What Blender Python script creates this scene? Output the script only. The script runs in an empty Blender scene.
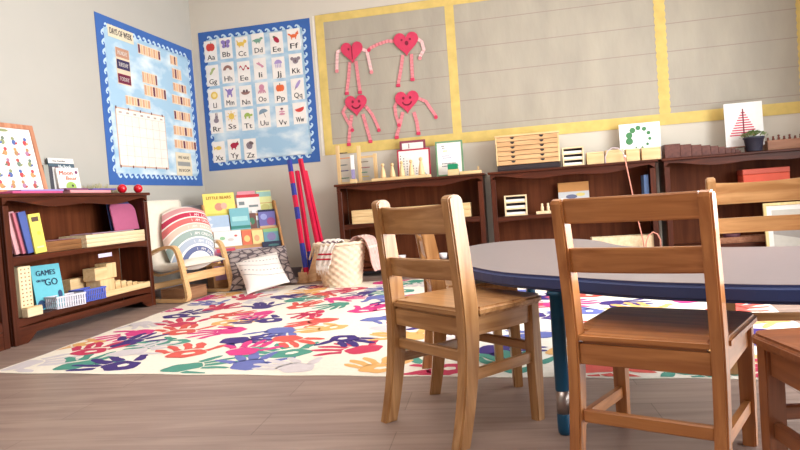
import bpy, bmesh, math, random
from mathutils import Vector, Matrix
random.seed(7)
S = bpy.context.scene
COL = S.collection
PI = math.pi
# ------------------------------------------------------------------ camera
FOC = 657.0
PAN, PIT, ROL = [math.radians(a) for a in (-12.02, -2.195, -4.18)]
CAM = Vector((0, 0, 0.70))
FW = Vector((math.sin(PAN)*math.cos(PIT), math.cos(PAN)*math.cos(PIT), math.sin(PIT)))
_r = FW.cross(Vector((0, 0, 1))).normalized(); _u = _r.cross(FW)
RT = _r*math.cos(ROL) + _u*math.sin(ROL)
UP = -_r*math.sin(ROL) + _u*math.cos(ROL)
cd = bpy.data.cameras.new('camera'); cam = bpy.data.objects.new('camera', cd); COL.objects.link(cam)
cd.sensor_width = 36; cd.lens = 36*FOC/800; cd.clip_start = .05
cam.matrix_world = Matrix(((RT.x, UP.x, -FW.x, CAM.x), (RT.y, UP.y, -FW.y, CAM.y), (RT.z, UP.z, -FW.z, CAM.z), (0, 0, 0, 1)))
S.camera = cam

def ray(px, py): return FW + RT*((px-400)/FOC) - UP*((py-225)/FOC)
def at(px, py, X=None, Y=None, Z=None):
    """measured point of the room: the sight line met with a real plane of the room"""
    d = ray(px, py)
    i, v = (0, X) if X is not None else ((1, Y) if Y is not None else (2, Z))
    return CAM + d*((v-CAM[i])/d[i])
def on_plane(px, py, p0, n):
    d = ray(px, py)
    return CAM + d*((p0-CAM).dot(n)/d.dot(n))

# ------------------------------------------------------------------ materials
def lin(c):
    c = c/255.0
    return c/12.92 if c <= .04045 else ((c+.055)/1.055)**2.4
def rgb(c): return (lin(c[0]), lin(c[1]), lin(c[2]), 1)
_mats = {}
def mat(name, c, rough=.6, spec=.35, metal=0, var=.06, scale=12, bump=0, sheen=0):
    if name in _mats: return _mats[name]
    m = bpy.data.materials.new(name); m.use_nodes = True
    nt = m.node_tree; b = nt.nodes['Principled BSDF']
    b.inputs['Roughness'].default_value = rough; b.inputs['Metallic'].default_value = metal
    b.inputs['Specular IOR Level'].default_value = spec
    if sheen: b.inputs['Sheen Weight'].default_value = sheen
    tc = nt.nodes.new('ShaderNodeTexCoord'); nz = nt.nodes.new('ShaderNodeTexNoise')
    nz.inputs['Scale'].default_value = scale; nz.inputs['Detail'].default_value = 3
    nt.links.new(tc.outputs['Object'], nz.inputs['Vector'])
    rp = nt.nodes.new('ShaderNodeValToRGB'); base = rgb(c)
    rp.color_ramp.elements[0].position = .3; rp.color_ramp.elements[1].position = .7
    rp.color_ramp.elements[0].color = tuple(v*(1-var) for v in base[:3])+(1,)
    rp.color_ramp.elements[1].color = tuple(min(1, v*(1+var)) for v in base[:3])+(1,)
    nt.links.new(nz.outputs['Fac'], rp.inputs['Fac']); nt.links.new(rp.outputs['Color'], b.inputs['Base Color'])
    if bump:
        bp = nt.nodes.new('ShaderNodeBump'); bp.inputs['Strength'].default_value = bump; bp.inputs['Distance'].default_value = .003
        nt.links.new(nz.outputs['Fac'], bp.inputs['Height']); nt.links.new(bp.outputs['Normal'], b.inputs['Normal'])
    _mats[name] = m
    return m
def wood(name, c1, c2, axis='x', rough=.4, fine=60, spec=.4, blotch=.25):
    if name in _mats: return _mats[name]
    m = bpy.data.materials.new(name); m.use_nodes = True
    nt = m.node_tree; b = nt.nodes['Principled BSDF']
    b.inputs['Roughness'].default_value = rough; b.inputs['Specular IOR Level'].default_value = spec
    tc = nt.nodes.new('ShaderNodeTexCoord'); mp = nt.nodes.new('ShaderNodeMapping')
    sc = [1, 1, 1]; sc['xyz'.index(axis)] = .07
    mp.inputs['Scale'].default_value = sc
    nt.links.new(tc.outputs['Object'], mp.inputs['Vector'])
    nz = nt.nodes.new('ShaderNodeTexNoise'); nz.inputs['Scale'].default_value = fine; nz.inputs['Detail'].default_value = 5
    nz.inputs['Distortion'].default_value = .6
    nt.links.new(mp.outputs['Vector'], nz.inputs['Vector'])
    rp = nt.nodes.new('ShaderNodeValToRGB')
    rp.color_ramp.elements[0].position = .34; rp.color_ramp.elements[1].position = .66
    rp.color_ramp.elements[0].color = rgb(c1); rp.color_ramp.elements[1].color = rgb(c2)
    nt.links.new(nz.outputs['Fac'], rp.inputs['Fac'])
    n2 = nt.nodes.new('ShaderNodeTexNoise'); n2.inputs['Scale'].default_value = 5; n2.inputs['Detail'].default_value = 2
    nt.links.new(tc.outputs['Object'], n2.inputs['Vector'])
    mx = nt.nodes.new('ShaderNodeMix'); mx.data_type = 'RGBA'; mx.blend_type = 'MULTIPLY'
    mx.inputs[0].default_value = blotch
    nt.links.new(rp.outputs['Color'], mx.inputs[6]); nt.links.new(n2.outputs['Color'], mx.inputs[7])
    rp2 = nt.nodes.new('ShaderNodeValToRGB'); rp2.color_ramp.elements[0].position = .35; rp2.color_ramp.elements[1].position = .6
    rp2.color_ramp.elements[0].color = (.55, .55, .55, 1); rp2.color_ramp.elements[1].color = (1.1, 1.1, 1.1, 1)
    nt.links.new(n2.outputs['Fac'], rp2.inputs['Fac']); nt.links.new(rp2.outputs['Color'], mx.inputs[7])
    nt.links.new(mx.outputs[2], b.inputs['Base Color'])
    bp = nt.nodes.new('ShaderNodeBump'); bp.inputs['Strength'].default_value = .08; bp.inputs['Distance'].default_value = .002
    nt.links.new(nz.outputs['Fac'], bp.inputs['Height']); nt.links.new(bp.outputs['Normal'], b.inputs['Normal'])
    _mats[name] = m
    return m
def flat(c, name=None): return mat(name or 'paint_%d_%d_%d' % c, c, .6, .3, 0, .03, 30)

# ------------------------------------------------------------------ mesh builder
class MB:
    def __init__(s): s.v = []; s.f = []; s.m = []; s.s = []
    def add(s, vs, fs, mi=0, smooth=False, M=None):
        o = len(s.v)
        s.v += [(M @ Vector(v)) if M is not None else Vector(v) for v in vs]
        for f in fs:
            s.f.append([o+i for i in f]); s.m.append(mi); s.s.append(smooth)
        return s
    def from_bm(s, bm, mi=0, smooth=False, M=None):
        bm.verts.ensure_lookup_table(); bm.verts.index_update()
        s.add([v.co[:] for v in bm.verts], [[v.index for v in f.verts] for f in bm.faces], mi, smooth, M); bm.free(); return s
    def box(s, lo, hi, mi=0, bev=.002, M=None):
        bm = bmesh.new(); bmesh.ops.create_cube(bm, size=1)
        c = [(a+b)/2 for a, b in zip(lo, hi)]; d = [abs(b-a) for a, b in zip(lo, hi)]
        for v in bm.verts: v.co = Vector((v.co.x*d[0]+c[0], v.co.y*d[1]+c[1], v.co.z*d[2]+c[2]))
        bev = min(bev, min(d)*.3)
        if bev > 0: bmesh.ops.bevel(bm, geom=bm.edges[:], offset=bev, segments=1, affect='EDGES')
        return s.from_bm(bm, mi, False, M)
    def prism(s, pts, a0, a1, axis='z', mi=0, bev=0, M=None, smooth=False, seg=2):
        """closed outline pts (2D) extruded along axis from a0 to a1"""
        bm = bmesh.new()
        def mk(p, a):
            if axis == 'z': return (p[0], p[1], a)
            if axis == 'y': return (p[0], a, p[1])
            return (a, p[0], p[1])
        A = [bm.verts.new(mk(p, a0)) for p in pts]; B = [bm.verts.new(mk(p, a1)) for p in pts]
        n = len(pts)
        fa = bm.faces.new(A[::-1]); fb = bm.faces.new(B)
        for i in range(n): bm.faces.new((A[i], A[(i+1) % n], B[(i+1) % n], B[i]))
        bmesh.ops.recalc_face_normals(bm, faces=bm.faces[:])
        if bev > 0:
            ed = [e for e in fa.edges]+[e for e in fb.edges]
            bmesh.ops.bevel(bm, geom=ed, offset=bev, segments=seg, affect='EDGES')
        return s.from_bm(bm, mi, smooth, M)
    def tube(s, pts, r, mi=0, n=8, cap=True, smooth=True, M=None, sq=None):
        """round (or sq=(w,t) rectangular) section swept along pts; r number or list"""
        pts = [Vector(p) for p in pts]; N = len(pts)
        vs = []; fs = []
        up = None
        for i, p in enumerate(pts):
            t = (pts[min(i+1, N-1)]-pts[max(i-1, 0)]).normalized()
            if up is None:
                ref = Vector((0, 0, 1)) if abs(t.z) < .9 else Vector((1, 0, 0))
                if sq and len(sq) > 2: ref = Vector(sq[2])
                up = (ref - t*ref.dot(t)).normalized()
            else: up = (up - t*up.dot(t)).normalized()
            sd = t.cross(up)
            ri = r[i] if isinstance(r, (list, tuple)) else r
            if sq:
                w, h = sq[0]/2, sq[1]/2
                ring = [sd*w+up*h, -sd*w+up*h, -sd*w-up*h, sd*w-up*h]
            else: ring = [(sd*math.cos(2*PI*k/n)+up*math.sin(2*PI*k/n))*ri for k in range(n)]
            vs += [p+q for q in ring]
        m = 4 if sq else n
        for i in range(N-1):
            for k in range(m):
                a = i*m+k; b = i*m+(k+1) % m
                fs.append((a, b, b+m, a+m))
        if cap: fs += [tuple(range(m))[::-1], tuple(range((N-1)*m, N*m))]
        return s.add(vs, fs, mi, smooth and not sq, M)
    def lathe(s, prof, mi=0, n=20, smooth=True, M=None, mod=None):
        vs = []; fs = []
        for j, (r, z) in enumerate(prof):
            for k in range(n):
                a = 2*PI*k/n; rr = r*(mod(a, z, j) if mod else 1)
                vs.append((rr*math.cos(a), rr*math.sin(a), z))
        for j in range(len(prof)-1):
            for k in range(n):
                a = j*n+k; b = j*n+(k+1) % n
                fs.append((a, b, b+n, a+n))
        fs += [tuple(range(n))[::-1], tuple(range((len(prof)-1)*n, len(prof)*n))]
        return s.add(vs, fs, mi, smooth, M)
    def ball(s, c, r, mi=0, M=None, sc=(1, 1, 1), n=12):
        bm = bmesh.new(); bmesh.ops.create_uvsphere(bm, u_segments=n, v_segments=max(6, n*2//3), radius=r)
        for v in bm.verts: v.co = Vector((v.co.x*sc[0]+c[0], v.co.y*sc[1]+c[1], v.co.z*sc[2]+c[2]))
        return s.from_bm(bm, mi, True, M)
    def build(s, name, mats, parent=None, loc=(0, 0, 0), rz=0, M=None):
        me = bpy.data.meshes.new(name)
        me.from_pydata([v[:] for v in s.v], [], s.f)
        for m in (mats if isinstance(mats, (list, tuple)) else [mats]): me.materials.append(m)
        me.polygons.foreach_set('material_index', s.m); me.polygons.foreach_set('use_smooth', s.s)
        me.update()
        o = bpy.data.objects.new(name, me); COL.objects.link(o)
        if parent: o.parent = parent
        if M is not None: o.matrix_local = M
        else: o.location = loc; o.rotation_euler = (0, 0, rz)
        return o
def tag(o, label, cat, group=None):
    o['label'] = label; o['category'] = cat
    if group: o['group'] = group
    return o
def thing(name, label, cat, loc=(0, 0, 0), rz=0, group=None, M=None):
    o = bpy.data.objects.new(name, None); COL.objects.link(o); o.empty_display_size = .1
    if M is not None: o.matrix_world = M
    else: o.location = loc; o.rotation_euler = (0, 0, rz)
    return tag(o, label, cat, group)
def struct(o): o['kind'] = 'structure'; return o
def frame(o, x, y, z=None):
    """matrix with the given x and y axes at o"""
    x = Vector(x).normalized(); y = Vector(y); y = (y - x*y.dot(x)).normalized(); z = x.cross(y)
    return Matrix(((x.x, y.x, z.x, o[0]), (x.y, y.y, z.y, o[1]), (x.z, y.z, z.z, o[2]), (0, 0, 0, 1)))
_txt = {}
def glyphs(t):
    if t not in _txt:
        cu = bpy.data.curves.new('t', 'FONT'); cu.body = t; cu.size = 1; cu.resolution_u = 2; cu.align_x = 'CENTER'
        ob = bpy.data.objects.new('t', cu); COL.objects.link(ob)
        dg = bpy.context.evaluated_depsgraph_get(); me = bpy.data.meshes.new_from_object(ob.evaluated_get(dg))
        _txt[t] = ([v.co[:] for v in me.vertices], [tuple(p.vertices) for p in me.polygons])
        bpy.data.objects.remove(ob); bpy.data.curves.remove(cu); bpy.data.meshes.remove(me)
    return _txt[t]
def text(mb, t, cx, cz, h, y, mi=0, w=None, M=None, bold=0):
    """flat lettering in the XZ plane facing -Y, cap height h, centred on cx, baseline cz; w = forced width"""
    vs, fs = glyphs(t)
    xs = [v[0] for v in vs]; k = h/.7
    kx = k if w is None else w/max(1e-6, max(xs)-min(xs))
    mx = (max(xs)+min(xs))/2
    for dx in ((0,) if not bold else (-bold, 0, bold)):
        mb.add([((v[0]-mx)*kx+cx+dx, y-abs(dx)*.05, v[1]*k+cz) for v in vs], fs, mi, False, M)
def card(mb, x0, z0, x1, z1, y, t=.001, mi=0, bev=0): mb.box((x0, y-t, z0), (x1, y, z1), mi, bev)
def disc(mb, cx, cz, rx, rz, y, mi=0, t=.0008, n=14, rot=0):
    p = []
    for k in range(n):
        a = 2*PI*k/n; u, v = rx*math.cos(a), rz*math.sin(a)
        p.append((cx+u*math.cos(rot)-v*math.sin(rot), cz+u*math.sin(rot)+v*math.cos(rot)))
    mb.prism(p, y-t, y, 'y', mi)

# ------------------------------------------------------------------ room
WX, WY = -3.363, 6.241
RX = 2.75
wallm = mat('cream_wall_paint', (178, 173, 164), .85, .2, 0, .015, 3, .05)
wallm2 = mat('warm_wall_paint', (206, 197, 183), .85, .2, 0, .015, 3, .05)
def floor_mat():
    m = bpy.data.materials.new('vinyl_plank_floor'); m.use_nodes = True
    nt = m.node_tree; b = nt.nodes['Principled BSDF']; L = nt.links.new
    tc = nt.nodes.new('ShaderNodeTexCoord')
    mp = nt.nodes.new('ShaderNodeMapping'); mp.inputs['Rotation'].default_value = (0, 0, math.radians(-4)); mp.inputs['Location'].default_value = (.33, .06, 0)
    L(tc.outputs['Object'], mp.inputs['Vector'])
    br = nt.nodes.new('ShaderNodeTexBrick'); br.inputs['Scale'].default_value = 1
    br.inputs['Brick Width'].default_value = 1.25; br.inputs['Row Height'].default_value = .20
    br.inputs['Mortar Size'].default_value = .0018; br.inputs['Mortar Smooth'].default_value = .3
    br.inputs['Color1'].default_value = (1, 1, 1, 1); br.inputs['Color2'].default_value = (.82, .82, .82, 1)
    br.inputs['Mortar'].default_value = (.5, .47, .46, 1); br.offset = .37; br.offset_frequency = 2
    L(mp.outputs['Vector'], br.inputs['Vector'])
    m2 = nt.nodes.new('ShaderNodeMapping'); m2.inputs['Scale'].default_value = (.09, 1, 1)
    L(mp.outputs['Vector'], m2.inputs['Vector'])
    nz = nt.nodes.new('ShaderNodeTexNoise'); nz.inputs['Scale'].default_value = 22; nz.inputs['Detail'].default_value = 6; nz.inputs['Distortion'].default_value = .8
    L(m2.outputs['Vector'], nz.inputs['Vector'])
    rp = nt.nodes.new('ShaderNodeValToRGB')
    rp.color_ramp.elements[0].position = .3; rp.color_ramp.elements[1].position = .7
    rp.color_ramp.elements[0].color = rgb((142, 118, 108)); rp.color_ramp.elements[1].color = rgb((170, 145, 132))
    L(nz.outputs['Fac'], rp.inputs['Fac'])
    mx = nt.nodes.new('ShaderNodeMix'); mx.data_type = 'RGBA'; mx.blend_type = 'MULTIPLY'; mx.inputs[0].default_value = .8
    L(rp.outputs['Color'], mx.inputs[6]); L(br.outputs['Color'], mx.inputs[7]); L(mx.outputs[2], b.inputs['Base Color'])
    b.inputs['Roughness'].default_value = .42; b.inputs['Specular IOR Level'].default_value = .4
    bp = nt.nodes.new('ShaderNodeBump'); bp.inputs['Strength'].default_value = .1; bp.inputs['Distance'].default_value = .002
    L(nz.outputs['Fac'], bp.inputs['Height']); L(bp.outputs['Normal'], b.inputs['Normal'])
    return m
struct(MB().box((WX-.1, -2.5, -.1), (RX+.1, WY+.1, 0), bev=0).build('floor', floor_mat()))
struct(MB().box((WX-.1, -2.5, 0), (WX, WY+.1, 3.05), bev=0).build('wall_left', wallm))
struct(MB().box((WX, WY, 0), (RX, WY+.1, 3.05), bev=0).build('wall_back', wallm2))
struct(MB().box((WX-.1, -2.5, 3.05), (RX+.1, WY+.1, 3.15), bev=0).build('ceiling', mat('ceiling_white', (238, 232, 224), .9, .2)))
# right wall with two tall windows (outside the frame, they light the room)
WIN = [(-1.9, -.3), (.35, 4.9)]
wr = MB()
zs0, zs1 = .35, 2.45
wr.box((RX, -2.5, 0), (RX+.1, WY+.1, zs0), bev=0); wr.box((RX, -2.5, zs1), (RX+.1, WY+.1, 3.05), bev=0)
for a, b in ((-2.5, WIN[0][0]), (WIN[0][1], WIN[1][0]), (WIN[1][1], WY+.1)): wr.box((RX, a, zs0), (RX+.1, b, zs1), bev=0)
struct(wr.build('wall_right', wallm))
for i, (a, b) in enumerate(WIN):
    w = MB()
    for y in (a, (a+b)/2-.025, b-.05): w.box((RX+.02, y, zs0), (RX+.08, y+.05, zs1))
    for z in (zs0, 1.63, zs1-.05): w.box((RX+.02, a, z), (RX+.08, b, z+.05))
    struct(w.build('window_%d' % (i+1), mat('window_frame_white', (235, 235, 232), .5)))
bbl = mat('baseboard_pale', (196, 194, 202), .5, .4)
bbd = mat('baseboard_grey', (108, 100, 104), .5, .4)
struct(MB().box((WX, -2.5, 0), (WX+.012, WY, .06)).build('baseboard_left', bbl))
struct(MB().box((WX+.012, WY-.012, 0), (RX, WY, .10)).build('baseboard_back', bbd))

# ------------------------------------------------------------------ bookcases
BK = dict(x=wood('cherry_wood_x', (64, 28, 15), (88, 40, 22), 'x', .38, 30, .25), y=wood('cherry_wood_y', (64, 28, 15), (88, 40, 22), 'y', .38, 30, .25),
          z=wood('cherry_wood_z', (64, 28, 15), (88, 40, 22), 'z', .38, 30, .25), b=wood('cherry_back_panel', (88, 42, 20), (108, 56, 30), 'z', .6, 24, .15))
def bookcase(label, loc, rz, W, D=.29, Ht=.90, mid=.49, low=.12, toplen=None):
    """local: front at y=0 facing -y, back at y=D, x from 0 to W"""
    t = thing('bookcase', label, 'bookcase', loc, rz, 'dark cherry bookcases')
    ov = .02
    MB().box((-ov, -.02, Ht-.022), ((toplen or W)+ov, D, Ht), bev=.005).build('top_board', BK['x'], t)
    ar = [(0, Ht-.023), (W, Ht-.023), (W, Ht-.07)]
    # scalloped valance under the top
    for k in range(21):
        u = 1-k/20; z = Ht-.052-.030*max(0, math.sin(PI*u))**1.4+.012*math.cos(4*PI*u)
        ar.append((.045+(W-.09)*u, z))
    ar.append((0, Ht-.07))
    MB().prism(ar, .001, .018, 'y').build('valance', BK['x'], t)
    for x0 in (0, W-.045):
        inner = x0+.045 if x0 == 0 else x0
        MB().box((x0, 0, 0), (x0+.045, .02, Ht-.071), bev=.003).build('front_stile', BK['z'], t)
        px = 0 if x0 == 0 else W-.02
        MB().box((px, .021, 0), (px+.02, D-.012, Ht-.023)).build('side_panel', BK['z'], t)
    MB().box((.021, D-.011, .05), (W-.021, D-.001, Ht-.024)).build('back_panel', BK['b'], t)
    for zz, nm in ((mid, 'shelf'), (low, 'bottom_shelf')):
        MB().box((.022, .021, zz-.02), (W-.022, D-.013, zz)).build(nm, BK['x'], t)
        sh = [(.0455, zz), (W-.0455, zz)]
        for k in range(15):
            u = 1-k/14; sh.append((.0455+(W-.091)*u, zz-.03-.02*(abs(2*u-1))**3))
        MB().prism(sh, .003, .0205, 'y').build('shelf_rail', BK['x'], t)
    ap = [(.0455, low-.052), (.0455, .0), (.10, .0)]
    for k in range(11):
        a = PI*k/10*.5; ap.append((.10+.08*math.sin(a)**.8, .055*math.sin(a)))
    for k in range(11):
        a = PI*(.5-k/20); ap.append((W-.10-.08*math.sin(a)**.8, .055*math.sin(a)))
    ap += [(W-.10, .0), (W-.0455, .0), (W-.0455, low-.052)]
    MB().prism(ap, .004, .019, 'y').build('foot_apron', BK['x'], t)
    return t
LX = -3.063                                     # front of the bookcases on the left wall
bookcase('dark cherry bookcase along the left wall holding folders, trays and the teal book', (LX, 3.285, 0), PI/2, 1.46, D=.288, Ht=.905, mid=.525, low=.155)
bookcase('dark cherry bookcase cut off by the left edge, left of the folders', (LX, 1.84, 0), PI/2, 1.41, D=.288, Ht=.905, mid=.525, low=.155)
BY = 5.941
bookcase('dark cherry bookcase with the peg dolls, framed cards and rods on top', (-1.85, BY, 0), 0, 1.37, D=.285, Ht=.885, mid=.50, low=.13)
bookcase('dark cherry bookcase under the six drawer wooden cabinet', (-.41, BY, 0), 0, 1.40, D=.285, Ht=.885, mid=.48, low=.13)
bookcase('dark cherry bookcase under the brown stair blocks and potted plant', (1.06, BY, 0), 0, 1.40, D=.285, Ht=.885, mid=.50, low=.13)

# ------------------------------------------------------------------ wall displays
blue = mat('blue_poster_paper', (62, 100, 166), .7, .2, 0, .05, 8)
def sky_mat():
    m = bpy.data.materials.new('sky_print_paper'); m.use_nodes = True
    nt = m.node_tree; b = nt.nodes['Principled BSDF']; b.inputs['Roughness'].default_value = .75
    tc = nt.nodes.new('ShaderNodeTexCoord'); nz = nt.nodes.new('ShaderNodeTexNoise')
    mp = nt.nodes.new('ShaderNodeMapping'); mp.inputs['Scale'].default_value = (1, 1, 1.8)
    nt.links.new(tc.outputs['Object'], mp.inputs['Vector']); nt.links.new(mp.outputs['Vector'], nz.inputs['Vector'])
    nz.inputs['Scale'].default_value = 3.4; nz.inputs['Detail'].default_value = 4
    rp = nt.nodes.new('ShaderNodeValToRGB'); rp.color_ramp.elements[0].position = .46; rp.color_ramp.elements[1].position = .68
    rp.color_ramp.elements[0].color = rgb((158, 190, 212)); rp.color_ramp.elements[1].color = rgb((222, 230, 232))
    nt.links.new(nz.outputs['Fac'], rp.inputs['Fac']); nt.links.new(rp.outputs['Color'], b.inputs['Base Color'])
    return m
sky = sky_mat()
wavew = mat('wave_trim_white', (188, 212, 230), .7, .2)
CREST = [(-.5, 0), (-.38, .10), (-.28, .34), (-.12, .62), (.10, .78), (.30, .70), (.40, .50), (.34, .34), (.22, .36), (.20, .48), (.08, .46), (.04, .28), (.14, .12), (.32, .06), (.5, 0)]
def wave_border(mb, W, Hh, inset, y, step=.078, amp=.056, mi=0):
    """running wave crests on all four sides, pointing outward from the inset rectangle"""
    sides = [((inset, inset), (1, 0), (0, -1), W-2*inset), ((W-inset, inset), (0, 1), (1, 0), Hh-2*inset),
             ((W-inset, Hh-inset), (-1, 0), (0, 1), W-2*inset), ((inset, Hh-inset), (0, -1), (-1, 0), Hh-2*inset)]
    for (o, d, n, L) in sides:
        k = max(1, round(L/step)); st = L/k
        for i in range(k):
            c = (i+.5)*st
            mb.prism([(o[0]+d[0]*(c+u*st)+n[0]*v*amp, o[1]+d[1]*(c+u*st)+n[1]*v*amp) for u, v in CREST], y-.0012, y, 'y', mi)
def wave_poster(name, label, loc, rz, W, Hh, inset):
    t = thing(name, label, 'bulletin board', loc, rz, 'blue wave-edged wall displays')
    b = MB(); card(b, 0, 0, W, Hh, -.001, .003); b.build('blue_backing', blue, t)
    b = MB(); card(b, inset-.004, inset-.004, W-inset+.004, Hh-inset+.004, -.0045, .0012); b.build('sky_sheet', sky, t)
    b = MB(); wave_border(b, W, Hh, inset, -.0045); b.build('wave_border', wavew, t)
    return t
AX0, AX1, AZ0, AZ1 = -3.287, -2.086, 1.135, 2.547
wave_poster('alphabet_board', 'blue wave-edged board of alphabet cards on the back wall', (AX0, WY, AZ0), 0, AX1-AX0, AZ1-AZ0, .088)
cardm = mat('card_white', (236, 228, 220), .6, .3)
inkm = flat((60, 52, 60), 'ink_dark')
PCOL = dict(red=(206, 70, 62), purple=(140, 120, 180), yellow=(226, 190, 90), green=(120, 160, 140), crimson=(170, 40, 66), orange=(224, 104, 60),
            olive=(170, 180, 120), brown=(150, 110, 100), pink=(206, 140, 160), lav=(170, 150, 200), grey=(140, 126, 134), lime=(160, 180, 90), slate=(130, 150, 165))
def picture(kind, mb, s, y):
    """little drawing about 2*s wide, centred on 0,0"""
    cnt = [0]
    def D(cx, cz, a, b, mi=0, r=0):
        cnt[0] += 1; disc(mb, cx*s, cz*s, a*s, b*s, y-.00025*cnt[0], mi, .0006, 12, r)
    if kind == 'apple': D(-.3, 0, .62, .75); D(.3, 0, .62, .75); mb.prism([(-.05*s, .6*s), (.08*s, .6*s), (.2*s, 1.0*s), (.1*s, 1.0*s)], y-.0008, y, 'y', 1)
    elif kind == 'butterfly':
        for a in (-1, 1): D(.5*a, .4, .5, .42, 0, .6*a); D(.4*a, -.35, .4, .36, 0, -.5*a)
        D(0, 0, .1, .7, 1)
    elif kind == 'cat': D(-.2, -.1, .8, .4); D(.7, .3, .36, .34); mb.prism([(.5*s, .5*s), (.6*s, .85*s), (.75*s, .55*s)], y-.0006, y, 'y'); D(-.8, .25, .12, .5, 0, .4); D(-.5, -.5, .12, .3); D(.3, -.5, .12, .3)
    elif kind == 'dino': D(-.1, -.1, .75, .38); D(.75, .25, .3, .22); D(.45, .1, .2, .4, 0, -.6); D(-.8, 0, .4, .12, 0, .3); D(-.3, -.45, .12, .25); D(.25, -.45, .12, .25)
    elif kind == 'eggplant': D(0, -.15, .45, .75, 0, .7); D(-.45, .42, .25, .2, 1)
    elif kind == 'fox': D(0, -.1, .7, .34); D(.7, .3, .32, .26); D(-.8, .2, .4, .16, 0, -.5); D(-.4, -.5, .1, .3); D(.4, -.5, .1, .3); D(.85, .6, .1, .2)
    elif kind == 'sprig': D(0, 0, .14, .8, 1, -.6); D(.2, .4, .5, .24, 0, .5); D(-.2, -.2, .5, .24, 0, .9)
    elif kind == 'arch':
        p = [(math.cos(a)*.95*s, (math.sin(a)*.95-.3)*s) for a in [PI*k/12 for k in range(13)]]+[(math.cos(a)*.4*s, (math.sin(a)*.4-.3)*s) for a in [PI*(1-k/12) for k in range(13)]]
        mb.prism(p, y-.0006, y, 'y', 0)
    elif kind == 'snake':
        q = [(-.9+.15*k, .38*math.sin(k*.85)) for k in range(13)]
        mb.prism([(a*s, (b+.16)*s) for a, b in q]+[(a*s, (b-.16)*s) for a, b in q[::-1]], y-.0006, y, 'y', 0); D(.95, -.2, .25, .2)
    elif kind == 'iguana': D(0, 0, .8, .2, 0, -.5); D(.5, -.4, .3, .22); D(-.1, .3, .1, .3, 0, .5)
    elif kind == 'jelly': 
        mb.prism([(math.cos(PI*k/10)*.8*s, math.sin(PI*k/10)*.75*s) for k in range(11)], y-.0006, y, 'y', 0)
        for k in range(4): D(-.5+.33*k, -.4, .08, .42)
    elif kind == 'koala': D(0, -.05, .6, .6); D(-.65, .35, .36, .34); D(.65, .35, .36, .34); D(0, -.1, .16, .24, 1)
    elif kind == 'lion': D(0, 0, .75, .75); D(0, 0, .42, .42, 1)
    elif kind == 'monster': D(0, .1, .5, .6); D(-.6, .5, .16, .4, 0, .7); D(.6, .5, .16, .4, 0, -.7); D(-.4, -.6, .16, .36); D(.4, -.6, .16, .36)
    elif kind == 'nest': 
        mb.prism([(math.cos(PI+PI*k/10)*.95*s, math.sin(PI+PI*k/10)*.6*s+.05*s) for k in range(11)], y-.0006, y, 'y', 0); D(-.3, .15, .25, .32, 1); D(.3, .15, .25, .32, 1)
    elif kind == 'octopus': 
        D(0, .3, .55, .6)
        for k in range(5): D(-.6+.3*k, -.5, .12, .42, 0, (k-2)*.25)
    elif kind == 'pumpkin': D(-.4, 0, .45, .65); D(.4, 0, .45, .65); D(0, 0, .4, .68); D(0, .75, .1, .2, 1)
    elif kind == 'quill': D(.1, .1, .3, .95, 0, -.6); D(-.4, -.6, .06, .4, 1, -.6)
    elif kind == 'rabbit': D(0, -.3, .55, .5); D(.1, .35, .34, .32); D(-.05, .85, .1, .36); D(.25, .85, .1, .36)
    elif kind == 'sun':
        D(0, 0, .62, .62)
        for k in range(8): D(.85*math.cos(k*PI/4), .85*math.sin(k*PI/4), .2, .08, 0, k*PI/4)
    elif kind == 'turtle': 
        mb.prism([(math.cos(PI*k/10)*.7*s, (math.sin(PI*k/10)*.75-.15)*s) for k in range(11)], y-.0006, y, 'y', 0); D(.85, .1, .26, .22); D(-.4, -.35, .18, .22); D(.4, -.35, .18, .22)
    elif kind == 'umbrella': 
        mb.prism([(math.cos(PI*k/10+.35)*.95*s, math.sin(PI*k/10+.35)*.8*s) for k in range(11)], y-.0006, y, 'y', 0); D(.18, -.4, .06, .6, 1, .35)
    elif kind == 'vase': D(0, -.35, .6, .22); D(0, .1, .1, .6); D(0, .65, .3, .2, 1); D(-.35, .1, .25, .12); D(.35, .1, .25, .12)
    elif kind == 'melon': 
        mb.prism([(math.cos(PI+PI*k/10+.3)*.95*s, (math.sin(PI+PI*k/10+.3)*.75+.2)*s) for k in range(11)], y-.0006, y, 'y', 0)
    elif kind == 'fish': D(0, 0, .6, .4); mb.prism([(-.5*s, 0), (-1.0*s, .4*s), (-1.0*s, -.4*s)], y-.0006, y, 'y', 0)
    elif kind == 'yak': D(0, 0, .75, .55); D(.7, .25, .36, .34); D(-.4, -.55, .14, .3); D(.3, -.55, .14, .3); D(.85, .62, .08, .2, 1)
    elif kind == 'zebra': 
        D(-.1, -.1, .62, .72, 0, .5); D(.35, .4, .5, .3, 1, -.5)
        for k in range(4): D(-.5+.28*k, -.2+.16*k, .05, .5, 1, .5)
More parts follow.
